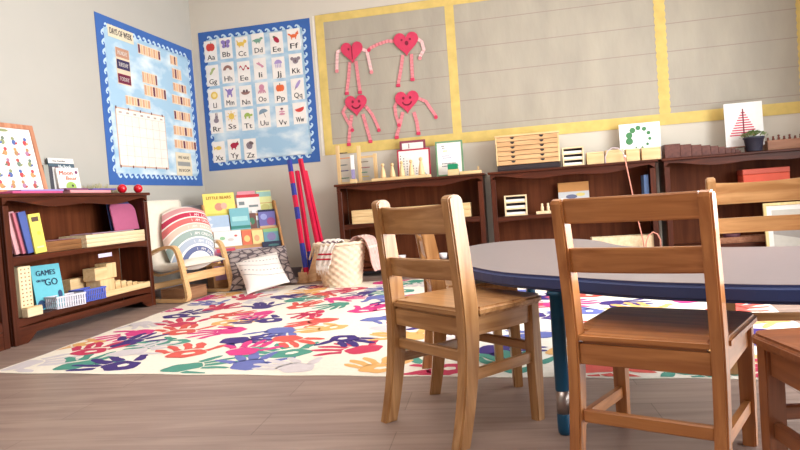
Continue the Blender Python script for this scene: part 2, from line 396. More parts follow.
ROWS = [
 [('Aa','apple','red','red apple'),('Bb','butterfly','purple','purple butterfly'),('Cc','cat','yellow','yellow cat'),('Dd','dino','green','green dinosaur'),('Ee','eggplant','crimson','crimson fruit'),('Ff','fox','orange','orange fox')],
 [('Gg','sprig','olive','olive green leaves'),('Hh','arch','brown','brown arch'),('Ee','snake','crimson','curled red snake'),('Ii','iguana','pink','pink creature'),('Jj','jelly','lav','lavender jellyfish'),('Kk','koala','grey','grey koala')],
 [('Ll','lion','yellow','yellow lion'),('Mm','monster','purple','purple arms-up figure'),('Nn','nest','brown','brown nest'),('Oo','octopus','pink','pink octopus'),('Pp','pumpkin','orange','orange pumpkin'),('Qq','quill','lav','lavender feather')],
 [('Rr','rabbit','grey','grey rabbit'),('Ss','sun','yellow','yellow sun'),('Tt','turtle','lime','lime green turtle'),('Uu','umbrella','slate','grey blue umbrella'),('Vv','vase','pink','pink and purple vase'),('Ww','melon','red','red melon slice')],
 [('Xx','fish','yellow','yellow fish'),('Yy','yak','crimson','dark red yak'),('Zz','zebra','grey','grey striped zebra')]]
colx = [at(p, 45, Y=WY).x for p in (210.5, 226, 242, 258.5, 277, 294.5)]
rowpx = [(212, 46.5), (215, 69.5), (217, 94), (219, 118), (222, 149)]
for r, row in enumerate(ROWS):
    for c, (tx, kind, col, desc) in enumerate(row):
        x = colx[c]
        # rows hang level; each card centre height comes from the middle column of its row
        z = [2.345, 2.10, 1.858, 1.618, 1.322][r] + (.012 if c % 2 else 0)
        w, h = (.136, .212)
        k = thing('alphabet_card', 'white alphabet card %s with a %s, on the blue wave-edged board' % (tx, desc), 'card', (x, WY-.0072, z), 0, 'alphabet cards')
        b = MB(); card(b, -w/2, -h/2, w/2, h/2, 0, .0012); b.build('card_sheet', cardm, k)
        b = MB(); text(b, tx, 0, -h/2+.020, .052, -.0016, 0, w=(.036 if tx in ('Ii', 'Ll') else .05 if tx == 'Jj' else .084), bold=.001); b.build('lettering', inkm, k)
        b = MB(); picture(kind, b, .052, -.0014)
        mm = [flat(PCOL[col]), flat((92, 110, 80) if kind in ('apple', 'eggplant', 'pumpkin') else (110, 90, 90))]
        if kind == 'lion': mm[1] = flat((240, 216, 150))
        for v in b.v: v.z += .040
        b.build('picture', mm, k)

# calendar board on the left wall
CY0, CY1, CZ0, CZ1 = 4.705, 6.208, .990, 2.374
wave_poster('calendar_board', 'blue wave-edged calendar board on the left wall', (WX, CY0, CZ0), PI/2, CY1-CY0, CZ1-CZ0, .10)
def cb(px, py):
    p = at(px, py, X=WX); return p.y-CY0, p.z-CZ0
peach = mat('peach_card', (226, 190, 164), .65, .3)
def wallcard(name, label, pts, group=None):
    """pts: pixel corners (left-top, right-bottom) on the left wall -> thing origin at its lower left, size"""
    u0, v1 = cb(*pts[0]); u1, v0 = cb(*pts[1])
    t = thing(name, label, 'card', (WX+.0072, CY0+u0, CZ0+v0), PI/2, group)
    return t, u1-u0, v1-v0
t, w, h = wallcard('title_card', 'cream title card at the top left of the calendar board', ((107, 33), (133, 45)))
b = MB(); card(b, 0, 0, w, .10, 0); b.build('card_sheet', mat('title_cream', (222, 208, 180)), t)
b = MB(); text(b, 'DAYS OF WEEK', w/2, .028, .052, -.0014, w=w*.86, bold=.002); b.build('lettering', inkm, t)
t, w, h = wallcard('weekday_card', 'peach column of weekday strips under the title card', ((114, 46.5), (131, 87)))
b = MB(); card(b, 0, 0, w, h, 0); b.build('card_sheet', mat('weekday_cream', (226, 200, 172)), t)
for (zc, c, tx) in ((.87, (186, 140, 116), 'MONDAY'), (.55, (58, 48, 84), 'TUESDAY'), (.16, (112, 36, 62), 'TODAY')):
    b = MB(); card(b, .006, h*zc-.04, w-.006, h*zc+.04, -.0012); s_ = b.build('day_strip', flat(c), t)
    b = MB(); text(b, tx, w/2, h*zc-.018, .036, -.0026, w=w*.7, bold=.001); b.build('lettering', cardm, s_)
STR = [((136.5, 43), (160, 59.5), 9, (0, 8)), ((169, 54.5), (177, 65), 4, (2,)), ((141, 71), (157, 85), 7, (6,)), ((143, 84), (166, 99), 8, (3, 7)),
       ((171, 67.5), (181, 79.5), 4, (1,)), ((172, 82), (186, 93), 5, (3,)), ((124.5, 95), (150, 108), 9, (4,)), ((171, 94), (190, 106), 7, (3,)),
       ((173, 110), (190, 121), 7, (0, 3)), ((172.5, 125), (192, 136), 7, (4,)), ((173.5, 139), (196, 149), 8, (3, 7))]
names = ['wide strip row beside the title card', 'short strip row at the upper right corner', 'pale strip row below the widest one', 'strip row in the middle, just above the grid',
         'second short strip row on the right side', 'third strip row on the right side', 'strip row touching the top of the white grid', 'fourth strip row on the right side',
         'fifth strip row on the right, level with the grid top', 'sixth strip row on the right, beside the grid', 'lowest strip row on the right, above the text card']
for (a, c, n, dk), nm in zip(STR, names):
    t, w, h = wallcard('month_strip_card', nm+' of the calendar board', (a, (c[0], c[1]+1.6)), 'strip cards on the calendar board')
    b = MB(); card(b, 0, 0, w, abs(h), 0); b.build('card_sheet', mat('strip_cream', (228, 206, 182)), t)
    b = MB()
    for k in range(n):
        card(b, (k+.12)*w/n, .008, (k+.8)*w/n, abs(h)-.008, -.0012, .001, 2 if k in dk else k % 2)
    b.build('strips', [flat((206, 156, 124)), flat((226, 182, 140)), flat((104, 44, 66))], t)
t, w, h = wallcard('calendar_grid', 'large white month grid on the calendar board', ((115, 108), (167.5, 168)))
b = MB(); card(b, -.012, -.012, w+.012, h+.012, 0); b.build('grid_border', mat('grid_peach', (206, 170, 150)), t)
b = MB(); card(b, 0, 0, w, h, -.0012); b.build('grid_sheet', mat('grid_white', (240, 228, 216)), t)
b = MB()
for k in range(1, 7): card(b, k*w/7-.001, 0, k*w/7+.001, h-.05, -.0024, .0006)
for k in range(0, 5): card(b, 0, (h-.05)*(k+1)/5-.001, w, (h-.05)*(k+1)/5+.001, -.0024, .0006)
for k in range(7): card(b, (k+.3)*w/7, h-.035, (k+.7)*w/7, h-.02, -.0024, .0006)
b.build('grid_lines', flat((176, 158, 148)), t)
b = MB()
for k in range(5):
    card(b, w*(k*.24)-.008, h-.004, w*(k*.24)+.008, h+.02, -.0014, .0008); card(b, w*(k*.24)-.008, -.02, w*(k*.24)+.008, .004, -.0014, .0008)
b.build('clips', flat((100, 56, 60)), t)
t, w, h = wallcard('text_card', 'small cream card with three text lines, lower right of the calendar board', ((174.5, 152), (192, 176)))
b = MB(); card(b, 0, 0, w, h, 0); b.build('card_sheet', mat('title_cream', (222, 208, 180)), t)
b = MB(); text(b, 'WE HAVE', w/2, h*.72, .03, -.0014, w=w*.7, bold=.001); text(b, 'IN ROOM', w/2, h*.16, .03, -.0014, w=w*.7, bold=.001)
card(b, w*.1, h*.42, w*.9, h*.6, -.0012, .0008, 1); b.build('lettering', [inkm, flat((150, 150, 146))], t)

# yellow bordered bulletin board over the bookcases
def paper_mat():
    m = bpy.data.materials.new('taupe_backing_paper'); m.use_nodes = True
    nt = m.node_tree; b = nt.nodes['Principled BSDF']; b.inputs['Roughness'].default_value = .5; b.inputs['Specular IOR Level'].default_value = .45
    tc = nt.nodes.new('ShaderNodeTexCoord'); mp = nt.nodes.new('ShaderNodeMapping'); mp.inputs['Scale'].default_value = (2.2, 1, .7); mp.inputs['Rotation'].default_value = (0, .7, 0)
    nt.links.new(tc.outputs['Object'], mp.inputs['Vector'])
    nz = nt.nodes.new('ShaderNodeTexNoise'); nz.inputs['Scale'].default_value = 2.2; nz.inputs['Detail'].default_value = 4
    nt.links.new(mp.outputs['Vector'], nz.inputs['Vector'])
    rp = nt.nodes.new('ShaderNodeValToRGB'); rp.color_ramp.elements[0].position = .35; rp.color_ramp.elements[1].position = .7
    rp.color_ramp.elements[0].color = rgb((162, 153, 138)); rp.color_ramp.elements[1].color = rgb((174, 164, 147))
    nt.links.new(nz.outputs['Fac'], rp.inputs['Fac']); nt.links.new(rp.outputs['Color'], b.inputs['Base Color'])
    bp = nt.nodes.new('ShaderNodeBump'); bp.inputs['Strength'].default_value = .5; bp.inputs['Distance'].default_value = .02
    nt.links.new(nz.outputs['Fac'], bp.inputs['Height']); nt.links.new(bp.outputs['Normal'], b.inputs['Normal'])
    return m
BX0, BX1, BZ0, BZ1 = -2.03, 2.70, 1.19, 2.56
t = thing('bulletin_board', 'large taupe bulletin board with yellow borders on the back wall', 'bulletin board', (BX0, WY, BZ0), 0)
W, Hh = BX1-BX0, BZ1-BZ0
b = MB(); card(b, 0, 0, W, Hh, -.001, .004); b.build('backing_paper', paper_mat(), t)
b = MB()
for k in range(6):
    z = .155+k*.243-.02*0
    card(b, .05, z-.003, W, z+.003, -.0052, .0004)
b.build('seam_lines', flat((150, 134, 124)), t)
yel = mat('yellow_border_trim', (212, 184, 108), .7, .25, 0, .1, 10)
def strip(x0, z0, x1, z1, scal=False, y=-.0055):
    b = MB()
    if not scal: card(b, x0, z0, x1, z1, y, .0015)
    else:
        n = int((z1-z0)/.01); P = []
        for k in range(n+1): z = z0+(z1-z0)*k/n; P.append((x1-.010*abs(math.sin(k*.01/.06*PI))**.5 if 0 else x1-.006+.008*abs(math.sin(k*PI/6)), z))
        for k in range(n, -1, -1): z = z0+(z1-z0)*k/n; P.append((x0+.006-.008*abs(math.sin(k*PI/6)), z))
        b.prism(P, y-.0015, y, 'y')
    b.build('border_strip', yel, t)
strip(0, 0, .085, Hh)
strip(.0855, Hh-.075, W, Hh)
strip(.0855, .0, W, .10, y=-.0056)
x = at(449, 20, Y=WY).x-BX0; strip(x-.035, .1005, x+.05, Hh-.0755, False)
x = at(660.5, 40, Y=WY).x-BX0; strip(x-.045, .1005, x+.05, Hh-.0755, True)
x = at(797.5, 50, Y=WY).x-BX0; strip(x, .1005, x+.09, Hh-.0755, True)
# a second scalloped edge of plain wall left of the board
MB().box((-.03, -.002, .0), (-.001, -.001, Hh)).build('edge_trim', mat('edge_trim_white', (226, 218, 206)), t)

# paper heart people
hred = mat('heart_red_paper', (205, 62, 92), .7, .25, 0, .05, 20)
hpink = mat('pink_paper_strip', (220, 134, 140), .7, .25, 0, .06, 20)
hpale = mat('pale_pink_paper_strip', (232, 186, 184), .7, .25, 0, .06, 20)
def heart_pts(s):
    p = []
    for k in range(28):
        a = 2*PI*k/28
        x = 16*math.sin(a)**3; z = 13*math.cos(a)-5*math.cos(2*a)-2*math.cos(3*a)-math.cos(4*a)
        p.append((x/15.2*s, (z+1)/14.6*s))
    return p
def zigzag(mb, pts, w, mi):
    """accordion folded paper strip following pts in the board plane"""
    P = []
    for i in range(len(pts)-1):
        a, c = Vector(pts[i]), Vector(pts[i+1]); n = max(2, int((c-a).length/.016))
        for k in range(n): P.append(a.lerp(c, k/n))
    P.append(Vector(pts[-1])); vs = []; fs = []
    for i, p in enumerate(P):
        d = (P[min(i+1, len(P)-1)]-P[max(i-1, 0)]).normalized(); n = Vector((-d.y, d.x))
        y = -.004-(.004 if i % 2 else 0)
        for sgn in (1, -1):
            for dy in (0, -.0012):
                q = p+n*sgn*w/2; vs.append((q.x, y+dy, q.y))
    for i in range(len(P)-1):
        a = i*4; c = a+4
        fs += [(a, a+2, c+2, c), (a+1, c+1, c+3, a+3), (a, c, c+1, a+1), (a+2, a+3, c+3, c+2)]
    fs += [(0, 1, 3, 2), (len(P)*4-4, len(P)*4-2, len(P)*4-1, len(P)*4-3)]
    mb.add(vs, fs, mi)
def heart(label, c, s, legs, arms, face):
    o = at(*c, Y=WY-.008); t = thing('paper_heart_figure', label, 'paper craft', (o.x, WY-.0076, o.z), 0, 'paper heart people')
    q = lambda p: ((at(p[0], p[1], Y=WY-.008)-o).x, (at(p[0], p[1], Y=WY-.008)-o).z)
    b = MB(); b.prism(heart_pts(s), -.016, -.012, 'y'); h = b.build('heart', hred, t)
    b = MB()
    if face == 'smile':
        for k in range(9):
            a = PI*1.15+PI*.7*k/8; disc(b, math.cos(a)*s*.42, math.sin(a)*s*.42+s*.1, .008, .008, -.0165)
        disc(b, -s*.3, s*.3, .012, .014, -.0165); disc(b, s*.3, s*.3, .012, .014, -.0165)
    elif face == 'dot': disc(b, s*.05, 0, .018, .022, -.0165); disc(b, -s*.35, s*.3, .01, .01, -.0165); disc(b, s*.35, s*.3, .01, .01, -.0165)
    else: b.box((-.004, -.0175, -s*.7), (.004, -.0165, s*.5)); disc(b, -s*.3, s*.25, .01, .012, -.0165)
    b.build('face', flat((120, 30, 52)), h)
    for l in legs:
        b = MB(); zigzag(b, [q(p) for p in l], .032, 0); lg = b.build('leg', hpink, t)
        e = q(l[-1]); b = MB(); b.box((e[0]-.02, -.012, e[1]-.03), (e[0]+.02, -.003, e[1]), 0, .004); b.build('foot', hred, lg)
    for l, pale in arms:
        b = MB(); zigzag(b, [q(p) for p in l], .03, 0); ar = b.build('arm', hpale if pale else hpink, t)
        e = q(l[-1]); b = MB(); disc(b, e[0], e[1]-.012, .018, .018, -.006, 0, .004); b.build('hand', hred if not pale else hpink, ar)
heart('paper heart figure at upper left with a dark line down its middle', (352.3, 52), .105, [[(350, 62), (348.8, 78), (347, 92)], [(356, 61), (358, 76), (360, 91)]], [([(343, 50), (337.5, 52), (337, 70)], True), ([(361, 49), (367, 51), (369, 60), (371.5, 71)], True)], 'line')
heart('paper heart figure at upper right with a dark dot in its centre', (406.3, 43.5), .115, [[(403, 55), (401, 70), (398.3, 84)], [(411.5, 54), (412, 66), (412.5, 78)]], [([(396, 41.5), (388, 41), (378, 44.5), (369, 49)], False), ([(417, 38.5), (422, 42), (424, 50), (420, 57)], True)], 'dot')
heart('paper heart figure at lower left with a smile, over the bead frame', (356.5, 105), .105, [[(352, 115), (350, 130), (349, 143)], [(363, 114), (367, 128), (370.5, 140)]], [([(347, 105), (343, 112), (347, 120), (352.5, 129)], False), ([(365.5, 106), (372, 114), (376, 122), (379, 129)], False)], 'smile')
heart('paper heart figure at lower right with a smile, over the red framed card', (407.3, 101.5), .11, [[(403, 112), (400, 125), (396.8, 136)], [(414, 112), (417, 122), (418.5, 132)]], [([(398, 99), (395, 107), (396, 115), (399, 124)], False), ([(417.5, 98), (426, 101.5), (431, 109), (436, 116)], False)], 'smile')

# ------------------------------------------------------------------ things on and in the left bookcase
maple = dict((a, wood('pale_maple_'+a, (214, 176, 124), (232, 200, 150), a, .5, 40, .3, .1)) for a in 'xyz')
cream_wood = dict((a, wood('cream_wood_'+a, (226, 198, 156), (240, 218, 180), a, .5, 40, .3, .08)) for a in 'xyz')
def solo(name, label, cat, lo, hi, m, group=None, bev=.002, rz=0, lean=0, axis='x'):
    """one box thing with its origin at the base centre; lean tilts it about the given axis"""
    c = Vector(((lo[0]+hi[0])/2, (lo[1]+hi[1])/2, lo[2])); d = [(hi[i]-lo[i])/2 for i in range(2)]
    b = MB().box((-d[0], -d[1], 0), (d[0], d[1], hi[2]-lo[2]), 0, bev)
    o = b.build(name, m, None, c); o.rotation_euler = ((lean, 0, rz) if axis == 'x' else (0, lean, rz))
    return tag(o, label, cat, group)
SH, SL, ST = .526, .156, .9065
def Yf(px, py, X=-3.085): return at(px, py, X=X).y
# leaning books and folders on the upper shelf, left end (spine towards the room)
page = flat((226, 214, 206))
def bookthing(name, label, M, w, h, th, cover, pages=page, title=None, art=None, group=None, cat='book'):
    """local: cover in the XZ plane facing -Y, bottom edge at z=0, centred in x, thickness th behind the cover"""
    t = thing(name, label, cat, group=group, M=M)
    b = MB(); b.box((-w/2, 0, 0), (w/2, .0025, h), 0, .0006); b.box((-w/2, th-.0025, 0), (w/2, th, h), 0, .0006); b.box((-w/2, .0026, 0), (-w/2+.003, th-.0026, h), 0, .0004)
    b.build('cover', cover, t)
    b = MB(); b.box((-w/2+.0034, .003, .003), (w/2-.004, th-.003, h-.004), 0, .0003); b.build('pages', pages, t)
    if art:
        b = MB(); ms = []
        for (sh, cx, cz, a, c, col) in art:
            mi = len(ms); ms.append(flat(col)); yy = -.0002-.00025*mi
            if sh == 'o': disc(b, cx*w, cz*h, a*w, c*h, yy, mi, .0006)
            else: card(b, (cx-a)*w, (cz-c)*h, (cx+a)*w, (cz+c)*h, yy, .0006, mi)
        b.build('cover_picture', ms, t)
    if title:
        b = MB(); ms = []
        for (tx, cx, cz, hh, ww, col) in title:
            text(b, tx, cx*w, cz*h, hh*h, -.0028, len(ms), w=ww*w, bold=.001); ms.append(flat(col))
        b.build('title', ms, t)
    return t
def faceM(o, face, lean=0):
    """frame whose -Y looks along face (horizontal direction), leaned back by lean"""
    f = Vector((face[0], face[1], 0)).normalized(); x = Vector((-f.y, f.x, 0)); 
    up = Vector((0, 0, 1))*math.cos(lean) - f*math.sin(lean)
    yb = up.cross(x)
    return Matrix(((x.x, yb.x, up.x, o[0]), (x.y, yb.y, up.y, o[1]), (x.z, yb.z, up.z, o[2]), (0, 0, 0, 1)))
LEAN = [('tall grey and pink folder, first of the leaning row on the upper shelf', 3.425, .085, .29, .016, (170, 120, 132), (88, 90, 112), -3.20),
        ('pale pink folder, second of the leaning row on the upper shelf', 3.470, .06, .265, .014, (214, 158, 160), None, -3.17),
        ('rose pink folder, third of the leaning row on the upper shelf', 3.492, .05, .26, .014, (196, 110, 124), None, -3.145),
        ('blue workbook just behind the yellow one on the upper shelf', 3.512, .055, .262, .014, (76, 92, 156), None, -3.122)]
for lb, y, w, h, th, c, top, x in LEAN:
    M = faceM((x, y, SH+.001), (1, -.12), .04) @ Matrix.Rotation(math.radians(-9), 4, 'Y')
    M.translation = Vector((x, y+.035, SH+.012))
    bookthing('folder', lb, M, w, h, th, flat(c), art=([('r', 0, .9, .46, .07, top)] if top else None), group='leaning folders on the upper shelf', cat='folder')
M = faceM((-3.098, 3.60, SH+.006), (1, -.15), .05) @ Matrix.Rotation(math.radians(-5), 4, 'Y')
bookthing('workbook', 'yellow workbook at the right end of the leaning row on the upper shelf', M, .085, .25, .014, flat((232, 214, 96)),
          art=[('r', 0, .86, .3, .06, (92, 70, 60)), ('o', .1, .5, .16, .05, (236, 190, 70)), ('r', 0, .15, .3, .02, (240, 228, 160))])
# stacked wooden trays
def tray(name, label, loc, L, D, h, m, rim=.008, rz=0, group=None, cat='tray'):
    t = thing(name, label, cat, loc, rz, group)
    MB().box((-D/2, -L/2, 0), (D/2, L/2, .006), 0, .001).build('base', m, t)
    b = MB(); b.box((D/2-rim, -L/2, .0061), (D/2, L/2, h)); b.box((-D/2, -L/2, .0061), (-D/2+rim, L/2, h))
    b.box((-D/2+rim, -L/2, .0061), (D/2-rim, -L/2+rim, h)); b.box((-D/2+rim, L/2-rim, .0061), (D/2-rim, L/2, h))
    b.build('rim', m, t); return t
dk_tray = wood('brown_tray_wood', (120, 78, 46), (150, 102, 62), 'y', .5, 40, .3, .1)
for k in range(2):
    tray('puzzle_tray', 'brown wooden tray in the darker left stack on the upper shelf, %s' % ('bottom one', 'top one')[k], (-3.215, 3.80, SH+.001+k*.034), .40, .20, .033, dk_tray, group='stacked trays on the upper shelf')
for k in range(3):
    tray('puzzle_tray', 'cream wooden tray in the right stack on the upper shelf, %s' % ('bottom one', 'middle one', 'top one')[k], (-3.195+.004*k, 4.36-.006*k, SH+.001+k*.029), .69, .22, .028, cream_wood['y'], group='stacked trays on the upper shelf')
solo('paper_sheet', 'lilac papers lying on top of the cream tray stack', 'paper', (-3.29, 4.10, SH+.0895), (-3.11, 4.62, SH+.095), flat((196, 160, 178)), bev=.001, rz=.04)
solo('paper_sheet', 'mauve papers lying on top of the brown tray stack', 'paper', (-3.29, 3.63, SH+.0705), (-3.13, 3.96, SH+.075), flat((150, 104, 112)), bev=.001, rz=-.04)
# rounded pink and blue folders standing at the right end
def rsheet(name, label, y0, y1, z1, x, c, lean):
    h = z1; w = y1-y0; p = [(-w/2, 0), (w/2, 0)]
    for k in range(9): a = PI/2*k/8; p.append((w/2-.07+.07*math.cos(a), h-.07+.07*math.sin(a)))
    p += [(-w/2+.015, h), (-w/2, h-.02)]
    b = MB(); b.prism(p, 0, .008, 'y', 0, .001)
    o = b.build(name, flat(c), M=faceM((x, (y0+y1)/2, SH+.097), (1, -.0), lean)); return tag(o, label, 'folder', 'folders at the right end of the upper shelf')
rsheet('folder', 'large mauve pink folder with a rounded corner, right end of the upper shelf', 4.40, 4.71, .205, -3.13, (176, 92, 124), .15)
rsheet('folder', 'dark blue folder standing behind the mauve pink folder', 4.41, 4.71, .23, -3.165, (66, 74, 118), .12)
solo('shelf_label', 'small white label stuck under the middle shelf of the left bookcase', 'label', (-3.062, 4.09, .445), (-3.0605, 4.24, .472), flat((206, 196, 216)), bev=0)
# lower shelf
t = thing('peg_board', 'tall cream perforated board standing at the left end of the lower shelf', 'board', (-3.17, 3.425, SL+.001), 0)
MB().box((-.09, -.05, 0), (.09, .05, .305), 0, .003).build('panel', cream_wood['z'], t)
b = MB()
for k in range(12):
    for j in range(3): b.box((.0901, -.035+.03*j, .02+.024*k), (.0915, -.025+.03*j, .028+.024*k), 0, 0)
b.build('holes', flat((150, 110, 80)), t)
solo('wooden_box', 'small cream box in front of the tall perforated board', 'box', (-3.078, 3.375, SL+.002), (-3.071, 3.50, SL+.055), cream_wood['y']) if 0 else None
t = thing('wooden_box', 'small cream box under the front of the tall perforated board', 'box', (-3.055, 3.43, SL+.001), 0)
MB().box((-.022, -.062, 0), (.022, .062, .052), 0, .003).build('box_body', cream_wood['y'], t)
MB().box((-.021, -.060, .0525), (.021, .060, .058), 0, .002).build('lid', maple['y'], t)
# teal game book
p0 = Vector((-3.20, 3.64, SL+.002)); yt = 3.66
M = faceM((-3.155, 3.715, SL+.002), (1, -.35), .16)
bookthing('game_book', 'teal book titled Games on the Go standing on the lower shelf', M, .195, .29, .02, flat((102, 186, 200)),
          title=[('GAMES', -.02, .76, .12, .66, (30, 50, 84)), ('ON THE', -.22, .62, .055, .30, (30, 50, 84)), ('GO', .12, .52, .16, .44, (30, 50, 84))],
          art=[('o', -.32, .12, .14, .10, (40, 70, 110)), ('o', .1, .2, .12, .07, (40, 70, 110)), ('o', .36, .3, .08, .09, (40, 70, 110)), ('r', -.1, .1, .1, .05, (40, 70, 110))])
def basket(name, label, loc, L, D, h, m, rz):
    t = thing(name, label, 'basket', loc, rz, 'plastic baskets on the lower shelf')
    def ring(z0, z1, k0, k1, n, gap):
        b = MB()
        for (ax, sg) in (('x', 1), ('x', -1), ('y', 1), ('y', -1)):
            LL, off = (L, D/2) if ax == 'x' else (D, L/2)
            for i in range(n if ax == 'x' else max(3, int(n*D/L))):
                nn = n if ax == 'x' else max(3, int(n*D/L)); u = -LL/2+(i+.5)*LL/nn
                bw = LL/nn*gap/2
                if ax == 'x': b.box((u-bw, sg*off-.0015, z0), (u+bw, sg*off+.0015, z1), 0, 0)
                else: b.box((sg*off-.0015, u-bw, z0), (sg*off+.0015, u+bw, z1), 0, 0)
        return b
    ring(.004, h-.012, 1, 1, 12, .55).build('slatted_sides', m, t)
    b = MB()
    for z0, z1 in ((h-.012, h), (h*.45, h*.45+.005)):
        e = .004 if z1 == h else .0022
        b.box((-L/2-e, -D/2-e, z0), (L/2+e, -D/2+e*.5, z1), 0, .001); b.box((-L/2-e, D/2-e*.5, z0), (L/2+e, D/2+e, z1), 0, .001)
        b.box((-L/2-e, -D/2, z0), (-L/2+e*.5, D/2, z1), 0, .001); b.box((L/2-e*.5, -D/2, z0), (L/2+e, D/2, z1), 0, .001)
    b.build('rim', m, t)
    MB().box((-L/2, -D/2, 0), (L/2, D/2, .004), 0, 0).build('base', m, t); return t
basket('plastic_basket', 'white slatted plastic basket in front of the teal book', (-3.095, 3.77, SL+.001), .22, .11, .08, mat('white_plastic', (214, 208, 216), .4, .4), PI/2-.22)
basket('plastic_basket', 'blue slatted plastic basket right of the white basket', (-3.125, 4.03, SL+.001), .20, .13, .085, mat('blue_plastic', (84, 100, 190), .4, .4), PI/2-.12)
# wooden tray with prism blocks
tray('block_tray', 'long maple tray of wooden blocks at the right end of the lower shelf', (-3.15, 4.40, SL+.001), .58, .17, .042, maple['y'])
for k, (y0, y1, hh) in enumerate(((4.30, 4.36, .10), (4.37, 4.43, .088), (4.44, 4.50, .074), (4.51, 4.57, .06), (4.58, 4.64, .048))):
    lb = ['tallest', 'second tallest', 'middle', 'second lowest', 'lowest'][k]
    o = MB().box((-.055, -.029, 0), (.055, .029, hh-.008), 0, .002).build('wooden_block', maple['y'], None, (-3.15, (y0+y1)/2, SL+.008))
    tag(o, lb+' of the stepped wooden blocks in the maple tray', 'block', 'stepped blocks in the maple tray')
solo('wooden_block', 'cube-like maple block on a brown block, left end of the maple tray', 'block', (-3.21, 4.125, SL+.008), (-3.09, 4.285, SL+.125), maple['z'])
solo('wooden_block', 'big maple box stacked on top of the left block in the tray', 'block', (-3.20, 4.09, SL+.126), (-3.10, 4.225, SL+.215), maple['y'])
solo('wooden_block', 'upright maple box right of the stacked big box, over the stepped blocks', 'block', (-3.21, 4.235, SL+.126), (-3.11, 4.345, SL+.235), maple['z'])
solo('wooden_block', 'flat maple box behind the blue basket on the lower shelf', 'block', (-3.30, 4.0, SL+.001), (-3.235, 4.24, SL+.155), maple['y'])
# on top of the left bookcase
def framed(name, label, cat, M, w, h, bar, th, fm, sheet, extra=None, group=None):
    t = thing(name, label, cat, group=group, M=M)
    b = MB(); b.box((-w/2, 0, 0), (w/2, th, bar), 0, .002); b.box((-w/2, 0, h-bar), (w/2, th, h), 0, .002)
    b.box((-w/2, 0, bar+.0001), (-w/2+bar, th, h-bar-.0001), 0, .002); b.box((w/2-bar, 0, bar+.0001), (w/2, th, h-bar-.0001), 0, .002)
    b.build('frame_border', fm, t)
    b = MB(); b.box((-w/2+bar*.5, th*.5, bar*.5), (w/2-bar*.5, th*.5+.002, h-bar*.5), 0, 0); b.build('sheet', sheet, t)
    if extra: extra(t, w, h, bar, th)
    return t
def chart_art(t, w, h, bar, th):
    b = MB(); cols = [(84, 104, 160), (176, 84, 78), (206, 146, 96), (140, 146, 104), (170, 120, 146), (184, 72, 78), (110, 126, 110), (176, 132, 92)]
    ms = [flat(c) for c in cols]; y = th*.5-.0003; k = 0
    for r in range(5):
        for c in range(6):
            cx = -w/2+bar+.02+(w-2*bar-.04)*(c+.5)/6; cz = bar+(h-2*bar-.05)*(r+.5)/5
            i = (k*5+r*3) % 8
            disc(b, cx, cz-.008, .017, .018, y, i, .0008, 10); disc(b, cx+(.006 if k % 2 else -.005), cz+.017, .013, .012, y-.0005, (i+3) % 8, .0008, 10); disc(b, cx+(.016 if k % 3 else -.016), cz-.014, .012, .007, y-.0008, (i+5) % 8, .0008, 8, .5)
            k += 1
    disc(b, w*.1, h-bar-.018, .045, .01, y, 3)
    b.build('picture_grid', ms, t)
    b = MB()
    for r in range(1, 5): z = bar+(h-2*bar-.05)*r/5; card(b, -w/2+bar, z-.0008, w/2-bar, z+.0008, y, .0005)
    b.build('ruled_lines', flat((200, 190, 190)), t)
pa = at(35, 131, X=-3.315)
M = faceM((-3.20, pa.y-.385, ST+.003), (1, -.05), math.radians(10.5))
framed('framed_chart', 'wood framed picture chart leaning on the wall at the far left', 'picture', M, .62, .47, .03, .02, wood('frame_brown', (170, 110, 80), (196, 136, 104), 'z', .5, 40), flat((236, 228, 222)), chart_art)
def stand_book(name, label, px, w, h, th, c, lean=.15, X=-3.2, face=(1, -.2), title=None, art=None):
    y = at(px, 186, X=X).y
    return bookthing(name, label, faceM((X, y, ST+.003), face, lean), w, h, th, flat(c), title=title, art=art, group='books standing on the left bookcase')
stand_book('picture_book', 'grey green book standing edge-on, next to the wood framed chart', 48.5, .03, .20, .15, (150, 150, 140), .10, -3.20, (.9, -.6))
stand_book('picture_book', 'black book with a white spine in the row on the left bookcase', 52.5, .03, .19, .15, (60, 58, 66), .10, -3.20, (.9, -.6))
stand_book('picture_book', 'white book between two dark books on the left bookcase', 55.5, .025, .185, .15, (224, 220, 216), .10, -3.20, (.9, -.6))
stand_book('picture_book', 'dark plum book behind the white cover with red lettering', 59, .03, .19, .14, (92, 50, 66), .10, -3.2, (.9, -.6))
stand_book('picture_book', 'tall slate book with a pale top, behind the white cover with red lettering', 67, .23, .265, .012, (74, 92, 104), .14, -3.285, (1, -.1), art=[('r', 0, .93, .5, .07, (226, 220, 214))], title=[('The Garden', -.1, .90, .05, .5, (110, 100, 96)), ('My Book', .1, .72, .10, .5, (214, 220, 222))])
stand_book('picture_book', 'white book with red lettering and a green animal on the left bookcase', 71, .17, .18, .015, (238, 230, 222), .14, -3.145, (1, -.25),
           title=[('Moon', -.1, .72, .17, .6, (196, 84, 60)), ('Bear', .12, .52, .15, .5, (206, 110, 70))], art=[('o', .05, .26, .24, .2, (150, 176, 90)), ('o', .12, .3, .05, .05, (60, 60, 50)), ('o', .38, .82, .07, .07, (120, 60, 100))])
solo('folder', 'bright pink folder lying at the front of the left bookcase top', 'folder', (-3.25, 3.36, ST), (-3.06, 3.80, ST+.014), flat((196, 84, 128)), 'papers lying on the left bookcase', .002, .03)
solo('folder', 'lilac folder lying on the bright pink folder', 'folder', (-3.23, 3.48, ST+.0145), (-3.08, 3.82, ST+.026), flat((150, 132, 186)), 'papers lying on the left bookcase', .002, -.08)
